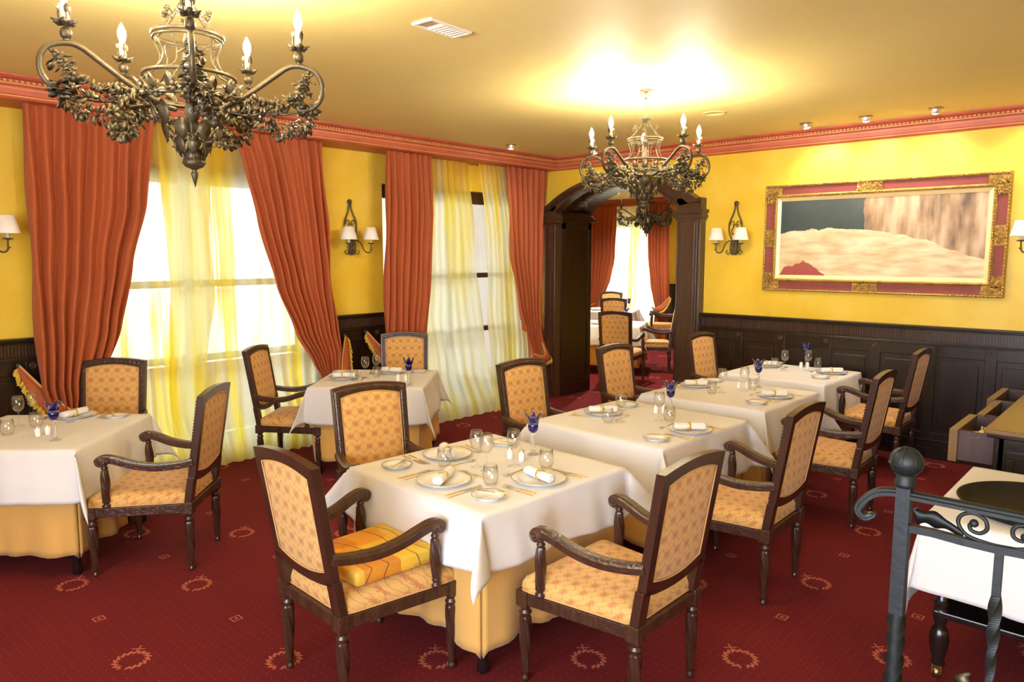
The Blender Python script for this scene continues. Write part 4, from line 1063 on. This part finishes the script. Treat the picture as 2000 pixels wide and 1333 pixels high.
        for k in range(6):
            b = k*PI/3; o = Vector((math.cos(b), math.sin(b), 0)); mb.petal(E(.425,2.662)+o*.004, o+Vector((0,0,.1)), Vector((0,0,1)), .046, .034, .003)
        for k in range(3):
            b = k*2*PI/3+.4; o = Vector((math.cos(b), math.sin(b), 0)); mb.tube([E(.425,2.66)+o*.018, E(.425,2.70)+o*.021, E(.425,2.735)+o*.018], .003, 5); mb.petal(E(.425,2.70)+o*.018, Vector((0,0,1)), o, .035, .018)
        mb.build('candle_cup', M['bronze'], arm)
        cx_, cy_ = E(.425,0).x, E(.425,0).y
        MB().lathe([(.0005,Z(2.665)),(.0135,Z(2.665)),(.0125,Z(2.735)),(.009,Z(2.742)),(.0005,Z(2.742))], 14, (cx_,cy_,0)).build('candle_sleeve', M['candle'], arm)
        MB().lathe([(.007,Z(2.742)),(.012,Z(2.752)),(.017,Z(2.770)),(.015,Z(2.788)),(.008,Z(2.806)),(.0006,Z(2.820))], 14, (cx_,cy_,0)).build('bulb', M['bulb'] if lit else M['unlit'], arm)
        mb = MB(); rn = random.Random(q)
        leaf_cluster(mb, [E(.455,2.555),E(.45,2.53),E(.425,2.50),E(.43,2.475)], .050, 9, .032, .026, rn)
        leaf_cluster(mb, bez([E(.425,2.48),E(.39,2.455),E(.32,2.44),E(.25,2.445),E(.18,2.455)], 4), .030, 6, .034, .026, rn)
        leaf_cluster(mb, bez([E(.45,2.46),E(.455,2.41,.03),E(.41,2.365,.06),E(.34,2.35,.07),E(.27,2.375,.06),E(.20,2.43,.03)], 4), .026, 6, .034, .026, rn)
        for k in range(5): rose(mb, E(.46-.012*k, 2.56-.02*k, rn.uniform(-.02,.02)), .020, rn)
        mb.build('garland', M['bronze_leaf'], arm)
    return root
def aim(x, y): return math.atan2(-y, -x)
c1 = make_chandelier('chandelier', 'large dark bronze leafy chandelier hanging at upper left, nearest us', True)
c1.location = (-2.98, 1.365, CZ); c1.rotation_euler = (0,0,aim(-2.67,1.22)+.02)
c2 = dup(c1, (-3.06, 4.83, CZ), aim(-3.06,4.83)+PI+.03, 'dark bronze leafy chandelier hanging in front of the archway top')
c3 = make_chandelier('chandelier', 'unlit dark chandelier seen through the archway', False)
c3.location = (-6.71, 10.69, CZ); c3.rotation_euler = (0,0,aim(-6.71,10.69)+PI+.3)

# ------------------------------------------------------------------ wall lamps (local: y = out of the wall, z absolute)
def make_sconce(label, loc, rz):
    root = thing('wall_lamp', label, 'wall lamp', loc, rz, 'twin shade wall lamps')
    mb = MB()
    for s in (-1,1):
        mb.tube(bez([(s*.010,.018,2.375),(s*.016,.018,2.32),(s*.030,.020,2.27),(s*.062,.020,2.20),(s*.074,.020,2.14),(s*.062,.020,2.06),(s*.030,.02,1.99),(s*.012,.022,1.93)], 5), .0085, 7)
        mb.tube(bez([(s*.058,.02,2.16),(s*.050,.02,2.195),(s*.025,.02,2.195),(s*.010,.02,2.165),(s*.022,.02,2.15),(s*.028,.02,2.165)], 4), .005, 6)
        mb.tube(bez([(s*.006,.02,2.165),(s*.040,.02,2.10),(s*.034,.02,2.06),(s*.018,.02,2.07)], 4), .005, 6)
    for k in range(5):
        x = -.03+.015*k; mb.tube(bez([(x,.025,2.0),(x*1.5,.035,1.93),(x*1.3,.032,1.87),(x*.6,.028,1.845)], 4), .007, 6)
    mb.tube(bez([(.03,.03,1.90),(.055,.035,1.855),(.085,.035,1.862),(.085,.035,1.885),(.07,.035,1.888)], 4), .005, 6)
    mb.tube(bez([(-.03,.03,1.90),(-.055,.035,1.855),(-.085,.035,1.862),(-.085,.035,1.885),(-.07,.035,1.888)], 4), .005, 6)
    mb.lathe([(.0005,-.02),(.022,-.018),(.026,0),(.018,.01),(.0005,.014)], 14); n0 = len(mb.v)-14*5
    mb.xform(Matrix.Translation((0,.018,2.385)) @ Matrix.Rotation(-PI/2,4,'X'), n0)
    mb.build('wall_bracket', M['bronze'], root)
    for s in (-1,1):
        arm = MB().tube(bez([(s*.02,.03,1.985),(s*.05,.06,1.99),(s*.070,.10,1.955),(s*.080,.14,1.885),(s*.105,.17,1.865),(s*.130,.178,1.885),(s*.135,.18,1.955)], 6), .0065, 7)
        arm.lathe([(.0005,1.952),(.034,1.958),(.036,1.963),(.010,1.968),(.0005,1.968)], 16, (s*.135,.18,0)); arm.leaf((s*.125,.178,1.89), (s*1,0,.5), (0,1,0), .03,.015)
        a = arm.build('arm', M['bronze'], root)
        MB().lathe([(.0005,1.966),(.016,1.966),(.013,1.99),(.0125,2.03),(.0005,2.03)], 14, (s*.135,.18,0)).build('candle_sleeve', M['candle'], a)
        MB().lathe([(.010,2.028),(.016,2.05),(.008,2.08),(.0006,2.09)], 12, (s*.135,.18,0)).build('bulb', M['unlit'], a)
        MB().lathe([(.082,1.998),(.050,2.125),(.048,2.125),(.080,1.998),(.082,1.998)], 28, (s*.135,.18,0), cap=False).build('lamp_shade', M['shade'], a)
    return root
SC = make_sconce('twin white shade wall lamp between the two windows', (WX,4.505,0), -PI/2)
dup(SC, (WX,1.335,0), -PI/2, 'twin white shade wall lamp cut by the left edge')
dup(SC, (-3.55,WY,0), PI, 'twin white shade wall lamp between archway and painting')
dup(SC, (-.865,WY,0), PI, 'twin white shade wall lamp cut by the right edge beside the painting')

# ------------------------------------------------------------------ framed painting
pr = thing('framed_painting', 'large horizontal painting in a red and gold carved frame on the yellow wall', 'painting', (-2.165, WY-.004, 2.01))
HW, HH = 1.055, .53
def fr_band(name, mat, prof_, o_off=0):
    """prof_: list of (inset, depth) from the outer edge inwards"""
    R = []
    for sx, sz in ((-1,-1),(1,-1),(1,1),(-1,1)): R.append([(sx*(HW-i), -d, sz*(HH-i)) for i, d in prof_])
    R.append(R[0]); return MB().rings(R, False, False, False) if False else MB().rings(R, True, False, False).build(name, mat, pr)
fr_band('outer_rope', M['gilt'], [(0,.0),(0,.045),(.008,.056),(.020,.052),(.024,.0)])
fr_band('red_band', M['velvet'], [(.022,.0),(.022,.040),(.055,.036),(.098,.034),(.098,0)])
fr_band('inner_rope', M['gilt'], [(.096,.0),(.096,.040),(.108,.050),(.122,.046),(.130,.030),(.130,0)])
fr_band('liner', M['gilt_plain'], [(.128,0),(.128,.034),(.162,.024),(.166,0)])
for i0, dd, st, rr, bn in ((.010,.054,.030,.0075,'outer_bead_row'),(.112,.050,.026,.007,'inner_bead_row')):
    mb = MB(); w, h = HW-i0, HH-i0
    for a, b in (((-w,-h),(w,-h)),((w,-h),(w,h)),((w,h),(-w,h)),((-w,h),(-w,-h))):
        a, b = Vector(a), Vector(b); L = (b-a).length; n = int(L/st); d = (b-a)/L; nn = Vector((-d.y,d.x))
        for k in range(n):
            p = a+(b-a)*(k+.5)/n; q0, q1 = p-d*st*.45-nn*.004, p+d*st*.45+nn*.004
            mb.tube([(q0.x,-dd+.002,q0.y),(p.x,-dd-.001,p.y),(q1.x,-dd+.002,q1.y)], [rr*.5,rr,rr*.5], 5)
    mb.build(bn, M['gilt'], pr)
rn = random.Random(4)
def orn(cx, cz, w, h, name):
    mb = MB(); mb.box(cx-w/2, cx+w/2, -.043, -.030, cz-h/2, cz+h/2)
    n = int(w*h/.00028)
    for k in range(n):
        x = cx+rn.uniform(-.46,.46)*w; z = cz+rn.uniform(-.46,.46)*h; a = rn.uniform(0, 2*PI); L = rn.uniform(.018,.034)
        if k%3 == 0: mb.tube([(x+.010*math.cos(t), -.047-.001*t, z+.010*math.sin(t)) for t in [a+q*.8 for q in range(6)]], [.003,.005,.005,.0045,.004,.002], 5)
        else: mb.leaf((x,-.044,z), (math.cos(a),-.35,math.sin(a)), (0,-1,0), L, L*.6, .004)
    mb.build(name, M['gilt'], pr)
for sx in (-1,1):
    for sz in (-1,1):
        orn(sx*(HW-.095), sz*(HH-.062), .15, .075, 'corner_ornament'); orn(sx*(HW-.060), sz*(HH-.135), .075, .10, 'corner_ornament')
for sz in (-1,1): orn(-.06, sz*(HH-.060), .22, .075, 'centre_ornament')
for sx in (-1,1): orn(sx*(HW-.060), 0, .075, .17, 'centre_ornament')
MB().box(-HW+.162, HW-.162, -.022, -.006, -HH+.162, HH-.162).build('canvas', M['painting'], pr)
MB().box(-HW+.01, HW-.01, -.006, 0, -HH+.01, HH-.01).build('backing', M['velvet'], pr)

# ------------------------------------------------------------------ ceiling fittings
v = thing('air_vent', 'rectangular white air vent in the ceiling', 'vent', (-3.04,2.775,CZ), math.radians(3))
mb = MB(); a, b = .075, .155
for p in ((-a,-a+.016,-b,b),(a-.016,a,-b,b),(-a+.016,a-.016,-b,-b+.016),(-a+.016,a-.016,b-.016,b)): mb.box(p[0],p[1],p[2],p[3],-.014,0)
mb.build('vent_frame', M['white_metal'], v, bevel=.003)
mb = MB(); mb.box(-a+.014,a-.014,-b+.014,b-.014,-.003,-.001)
mb.build('vent_opening', M['vent_in'], v)
mb = MB()
for k in range(7):
    y = -.055+.03*k; mb.add([(-a+.015,y,-.002),(a-.015,y,-.002),(a-.015,y+.018,-.013),(-a+.015,y+.018,-.013),(-a+.015,y+.002,-.002),(a-.015,y+.002,-.002),(a-.015,y+.020,-.013),(-a+.015,y+.020,-.013)], [(0,1,2,3),(7,6,5,4),(0,4,5,1),(2,6,7,3),(0,3,7,4),(1,5,6,2)])
mb.build('vent_slats', M['white_metal'], v)
def downlight(x, y, label, tx, ty, power=14, spot=2.3, on=True):
    r = thing('downlight', label, 'downlight', (x,y,CZ), 0, 'ceiling downlights')
    d = Vector((tx, ty, -1)).normalized(); q = d.to_track_quat('-Z','Y').to_matrix().to_4x4()
    MB().lathe([(.040,0),(.056,0),(.058,-.006),(.050,-.012),(.040,-.008),(.040,0)], 24, cap=False).build('trim_ring', M['brass'], r)
    mb = MB(); mb.lathe([(.037,-.042),(.042,-.005),(.036,.01),(.034,-.036),(.037,-.042)], 20, cap=False); mb.xform(q); mb.build('lamp_housing', M['steel'], r)
    mb = MB(); mb.lathe([(.0005,-.052),(.018,-.050),(.034,-.040),(.034,-.030),(.0005,-.030)], 20); mb.xform(q); mb.build('lens', M['lens'] if on else M['unlit'], r)
    if on:
        l = bpy.data.lights.new('downlight_beam', 'SPOT'); l.energy = power; l.color = (1,.93,.80); l.spot_size = spot; l.spot_blend = .9; l.shadow_soft_size = .03
        o = bpy.data.objects.new('downlight_beam', l); COL.objects.link(o); o.location = (x+d.x*.075, y+d.y*.075, CZ-.075); o.rotation_euler = d.to_track_quat('-Z','Y').to_euler()
    return r
downlight(-2.708,7.02,'lit downlight left of the three above the painting', .15,.3, 16)
downlight(-2.182,7.02,'lit downlight in the middle of three above the painting', 0,.3, 16)
downlight(-1.634,7.02,'lit downlight right of the three above the painting', -.15,.3, 16)
downlight(-5.636,6.155,'lit downlight near the corner above the second window', -.2,.1, 14)
downlight(-5.188,7.1,'lit downlight above the archway, behind the chandelier candle', 0,.1, 14)
downlight(-.9,7.02,'lit downlight farthest right, above the right wall lamp', 0,.3, 16)
downlight(-6.4,9.2,'downlight added to brighten the second dining room over the near table', 0,0, 230, 2.7)  # added lamp, lifts the dim second room
downlight(-8.2,12.0,'downlight added to brighten the second dining room over the far table', 0,0, 230, 2.7)  # second added lamp, brightens the far end of that room
sp = thing('ceiling_speaker', 'round flat ochre speaker grille in the ceiling', 'speaker', (-3.1,5.98,CZ))
MB().lathe([(.0005,-.004),(.080,-.004),(.082,-.008),(.092,-.006),(.094,0),(.0005,0)], 36).build('grille', M['ceiling'], sp)

# ------------------------------------------------------------------ sideboard with three open drawers
sb = thing('sideboard', 'dark sideboard with three pulled-out drawers against the right edge', 'sideboard', (-.30,5.6,0))
SX0, SX1, SY0, SY1, SH = -.70, .05, 4.70, 6.62, .90
def sbx(mb): mb.xform(Matrix.Translation((.30,-5.6,0))); return mb
mb = MB(); mb.box(SX0-.045,SX1,SY0-.045,SY1+.03,SH-.028,SH); sbx(mb).build('sideboard_top', M['side_wood'], sb, bevel=.008)
mb = MB(); mb.box(SX0-.03,SX1,SY0-.03,SY1+.02,SH-.05,SH-.028); sbx(mb).build('top_moulding', M['black_wood'], sb, bevel=.006)
mb = MB()
mb.box(SX0+.02,SX1,SY0,SY0+.03,.10,SH-.05).box(SX0+.02,SX1,SY1-.03,SY1,.10,SH-.05).box(SX1-.03,SX1,SY0+.03,SY1-.03,.10,SH-.05)
mb.box(SX0,SX1-.03,SY0+.03,SY1-.03,.10,.645).box(SX0,SX0+.05,SY0,SY0+.05,.10,SH-.05).box(SX0,SX0+.05,SY1-.05,SY1,.10,SH-.05)
for y in (5.34,5.95): mb.box(SX0,SX1-.03,y-.02,y+.02,.645,SH-.05)
mb.box(SX0-.02,SX1,SY0-.02,SY1+.02,0,.10)
mb.box(SX0+.06,SX1-.06,SY0-.012,SY0,.20,.24).box(SX0+.06,SX1-.06,SY0-.012,SY0,.74,.78).box(SX0+.06,SX0+.10,SY0-.012,SY0,.24,.74).box(SX1-.10,SX1-.06,SY0-.012,SY0,.24,.74)
sbx(mb).build('carcass', M['black_wood'], sb, bevel=.004)
for i, (y0, y1, pull) in enumerate(((4.80,5.31,.235),(5.37,5.93,.20),(5.98,6.54,.25))):
    xf = SX0-pull; xb = xf+.45; zb, zt = .665, .845
    mb = MB(); mb.box(xf+.045,xb,y0,y0+.014,zb,zt-.004).box(xf+.045,xb,y1-.014,y1,zb,zt-.004).box(xb-.014,xb,y0+.014,y1-.014,zb,zt-.02).box(xf+.045,xb,y0+.014,y1-.014,zb+.01,zb+.02)
    dr = sbx(mb).build('drawer', M['drawer_wood'], sb, bevel=.003); dr['label'] = ['nearest','middle','rearmost'][i] + ' open drawer of the sideboard'
    sbx(MB().box(xf,xf+.045,y0-.012,y1+.012,zb-.01,zt)).build('drawer_front', M['side_wood'], dr, bevel=.003)
    mb = MB(); mb.tube([(xf,(y0+y1)/2,.75),(xf-.012,(y0+y1)/2,.75)], .006, 8); mb.sphere((xf-.018,(y0+y1)/2,.75), .012, 10, 6); sbx(mb).build('knob', M['brass'], dr)
# cutlery lying in the nearest and rearmost drawers
def pile(n, x0, y0, z, label, sd):
    r = random.Random(sd)
    for k in range(n):
        put(['fork','spoon','knife'][k%3], x0+r.uniform(-.03,.03), y0+.021*k, z+.004*(k%2), PI/2*1+r.uniform(-.15,.15)+PI/2, 'gold handled '+['fork','spoon','knife'][k%3]+' '+label, ['fork','spoon','knife'][k%3]+' '+label)
pile(9, -.80, 4.87, .806, 'lying in the nearest open drawer', 1); pile(5, -.82, 6.05, .776, 'lying in the rearmost open drawer', 2)
mb = MB(); 
for nme, (x, y, z0, z1, w, h) in {'a': (-.80,4.96,.69,.795,.20,.22), 'b': (-.82,6.10,.69,.765,.20,.18)}.items():
    mb = MB(); mb.box(x-w/2,x+w/2,y-h/2,y+h/2,z0,z1); o = mb.build('cutlery_tray', M['black_wood'], None, bevel=.004)
    tag(o, 'dark cutlery insert inside the ' + ('nearest' if nme == 'a' else 'rearmost') + ' open drawer', 'tray')
nf = MB().box(-.06,.06,-.09,.09,0,.012).box(-.055,.06,-.085,.09,.013,.024).build('folded_napkin', M['napkin'], None, bevel=.005); nf.location = (-.66,6.50,SH); tag(nf, 'folded white napkin at the far corner of the sideboard', 'napkin')

# ------------------------------------------------------------------ service trolley table with cloth and tray
st = thing('service_table', 'black two-tier service table on castors under a white cloth', 'table', (-.22,3.87,0))
QX, QY = .50, .42      # half sizes
MB().box(-QX+.01,QX,-QY,QY,.715,.742).build('tabletop', M['black_wood'], st, bevel=.006)
MB().box(-QX+.03,QX-.02,-QY+.02,QY-.02,.285,.315).build('lower_shelf', M['black_wood'], st, bevel=.006)
MB().box(-QX+.06,QX-.05,-QY+.05,QY-.05,.56,.714).build('drawer_box', M['black_wood'], st, bevel=.004)
for sx in (-1,1):
    for sy in (-1,1):
        x, y = sx*(QX-.055), sy*(QY-.05)
        l = MB().lathe([(.012,.055),(.030,.07),(.024,.085),(.028,.10),(.036,.14),(.040,.18),(.034,.22),(.020,.245),(.026,.26),(.030,.285),(.030,.316),(.022,.33),(.034,.345),(.020,.365),(.026,.45),(.024,.60),(.03,.62),(.03,.715)], 22, (x,y,0)).build('leg', M['black_wood'], st)
        mb = MB(); mb.tube([(x-.012,y,.026),(x+.012,y,.026)], .0258, 18); mb.box(x-.02,x-.014,y-.010,y+.010,.02,.056).box(x+.014,x+.02,y-.010,y+.010,.02,.056).box(x-.02,x+.02,y-.012,y+.012,.052,.060); mb.build('castor', M['brass'], l)
over_cloth('white cloth on the black service table, corner hanging low', -.225, 3.87, .985, 0, .31, 9, .752, cf=.12, dneg=.48)
ty = thing('serving_tray', 'large round black tray lying on the service table cloth', 'tray', (-.36,3.755,.757))
MB().lathe([(.0005,0),(.28,0),(.295,.004),(.315,.030),(.322,.032),(.322,.036),(.312,.035),(.292,.009),(.0005,.006)], 56).build('tray_dish', M['tray'], ty)
MB().torus((0,0,.034), .319, .004, 'z', 56, 6).build('tray_rim', M['iron'], ty)

# ------------------------------------------------------------------ iron railing
RXp, RYp, LZ = -.354, 1.478, .42
rl = thing('iron_railing', 'dark wrought iron railing with ball finial post at lower right', 'railing', (RXp, RYp, LZ))
zt = lambda z: z - LZ
mb = MB(); q = .0122
mb.box(-q,q,-q,q,zt(1.17),zt(1.425))
R = []; N = 260; z0, z1 = 0, zt(1.17)
for i in range(N+1):
    t = i/N; a = t*30; r = .0172
    R.append([(r*math.cos(a+k*PI/2+PI/4)*(1.0 if k%1==0 else 1), r*math.sin(a+k*PI/2+PI/4), z0+(z1-z0)*t) for k in range(4)])
mb.rings(R, True, True, True)
mb.lathe([(.017,zt(1.418)),(.019,zt(1.425)),(.0165,zt(1.432)),(.0165,zt(1.440)),(.012,zt(1.444))], 16); mb.box(-.03,.03,-.03,.03,0,.012)
post = mb.build('post', M['iron'], rl)
mb = MB(); mb.sphere((0,0,zt(1.466)), .0288, 24, 14, (1,1,.95))
for k in range(4):
    a = k*PI/4; pts = [(.0292*math.cos(a)*math.sin(t), .0292*math.sin(a)*math.sin(t), zt(1.466)+.0278*math.cos(t)) for t in [2*PI*j/28 for j in range(29)]]; mb.tube(pts, .0011, 5, False)
mb.torus((0,0,zt(1.463)), .0292, .0016, 'z', 30, 6); mb.build('ball_finial', M['iron'], post)
mb = MB(); sec = [(-1.1,-.7),(1.1,-.7),(1.1,-.1),(.8,.1),(.8,.45),(.35,.7),(-.35,.7),(-.8,.45),(-.8,.1),(-1.1,-.1)]
L0 = [Vector((2.4,0,zt(1.405))), Vector((.04,0,zt(1.405)))] + bez([(.012,0,zt(1.405)),(-.02,0,zt(1.405)),(-.050,0,zt(1.396)),(-.075,0,zt(1.370)),(-.078,0,zt(1.352)),(-.066,0,zt(1.343)),(-.052,0,zt(1.350)),(-.050,0,zt(1.356))], 8)
mb.tube(L0, [.0105]*(len(L0)-14)+[.0105-.0004*k for k in range(14)], sect=sec, smooth=False); mb.build('handrail', M['iron'], rl)
mb = MB()
P = [Vector((x*.05, .0015*math.sin(x*2.1), zt(1.340)+.0015*math.sin(x*1.7))) for x in range(0, 49)]; mb.tube(P, .0085, sect=[(-.8,-.8),(.8,-.8),(.8,.8),(-.8,.8)], smooth=False); mb.build('lower_rail', M['iron'], rl)
for q_, ox in enumerate((0.0, .42, .84)):
    mb = MB(); f = lambda x, z, y=0: (ox+x, y, zt(z))
    # C-scroll rising from the lower rail, curled at both ends
    mb.tube(bez([f(.118,1.378),f(.108,1.372),f(.111,1.362),f(.124,1.360),f(.134,1.370),f(.130,1.386),f(.112,1.394),f(.094,1.386),f(.090,1.370),f(.104,1.352),f(.135,1.345),f(.175,1.345),f(.205,1.356),f(.214,1.374),f(.204,1.388),f(.184,1.390),f(.172,1.380),f(.174,1.366),f(.186,1.362),f(.193,1.370)], 6), .0036, 8)
    mb.sphere(f(.114,1.376), .0075, 10, 6); mb.sphere(f(.190,1.370), .0075, 10, 6)
    s = mb.build('scroll', M['iron'], rl)
    mb = MB(); lf = bez([f(.100,1.354),f(.075,1.366),f(.050,1.374),f(.028,1.372),f(.018,1.380),f(.026,1.386)], 6)
    n = len(lf); Rr = []
    for i, p in enumerate(lf):
        t = i/(n-1); w = .004+.014*math.sin(PI*min(1,t*1.1))*(1+.25*math.sin(t*22)); p = Vector(p)
        Rr.append([tuple(p+Vector((0,-.0045,-w))), tuple(p+Vector((0,.0,-w*.3))), tuple(p+Vector((0,-.0045,w*.55))), tuple(p+Vector((0,-.008,0)))])
    mb.rings(Rr); mb.build('acanthus_leaf', M['iron'], s)
for ox in (.155, .575, .995):
    mb = MB(); mb.box(ox-.0065,ox+.0065,-.0065,.0065,zt(1.255),zt(1.335)); R = []
    for i in range(200):
        t = i/199; z = .0+(zt(1.255))*t; a = t*26; bl = 1+.35*math.exp(-((z-zt(1.21))/.05)**2); R.append([(ox+.0085*bl*math.cos(a+k*PI/2), .0085*bl*math.sin(a+k*PI/2), z) for k in range(4)])
    mb.rings(R, True, True, False); bl_ = mb.build('baluster', M['iron'], rl)
    mb = MB()
    for s in (-1,1):
        pth = bez([(ox+s*.012,-.004,zt(.98)),(ox+s*.03,-.004,zt(1.02)),(ox+s*.026,-.004,zt(1.06)),(ox+s*.04,-.004,zt(1.085)),(ox+s*.03,-.004,zt(1.10))], 5); n = len(pth); Rr = []
        for i, p in enumerate(pth):
            t = i/(n-1); w = .004+.011*math.sin(PI*t)*(1+.3*math.sin(t*20)); p = Vector(p); Rr.append([tuple(p+Vector((-w,-.003,0))), tuple(p+Vector((0,.002,0))), tuple(p+Vector((w,-.003,0))), tuple(p+Vector((0,-.006,0)))])
        mb.rings(Rr)
    mb.build('acanthus_leaf', M['bronze'], bl_)
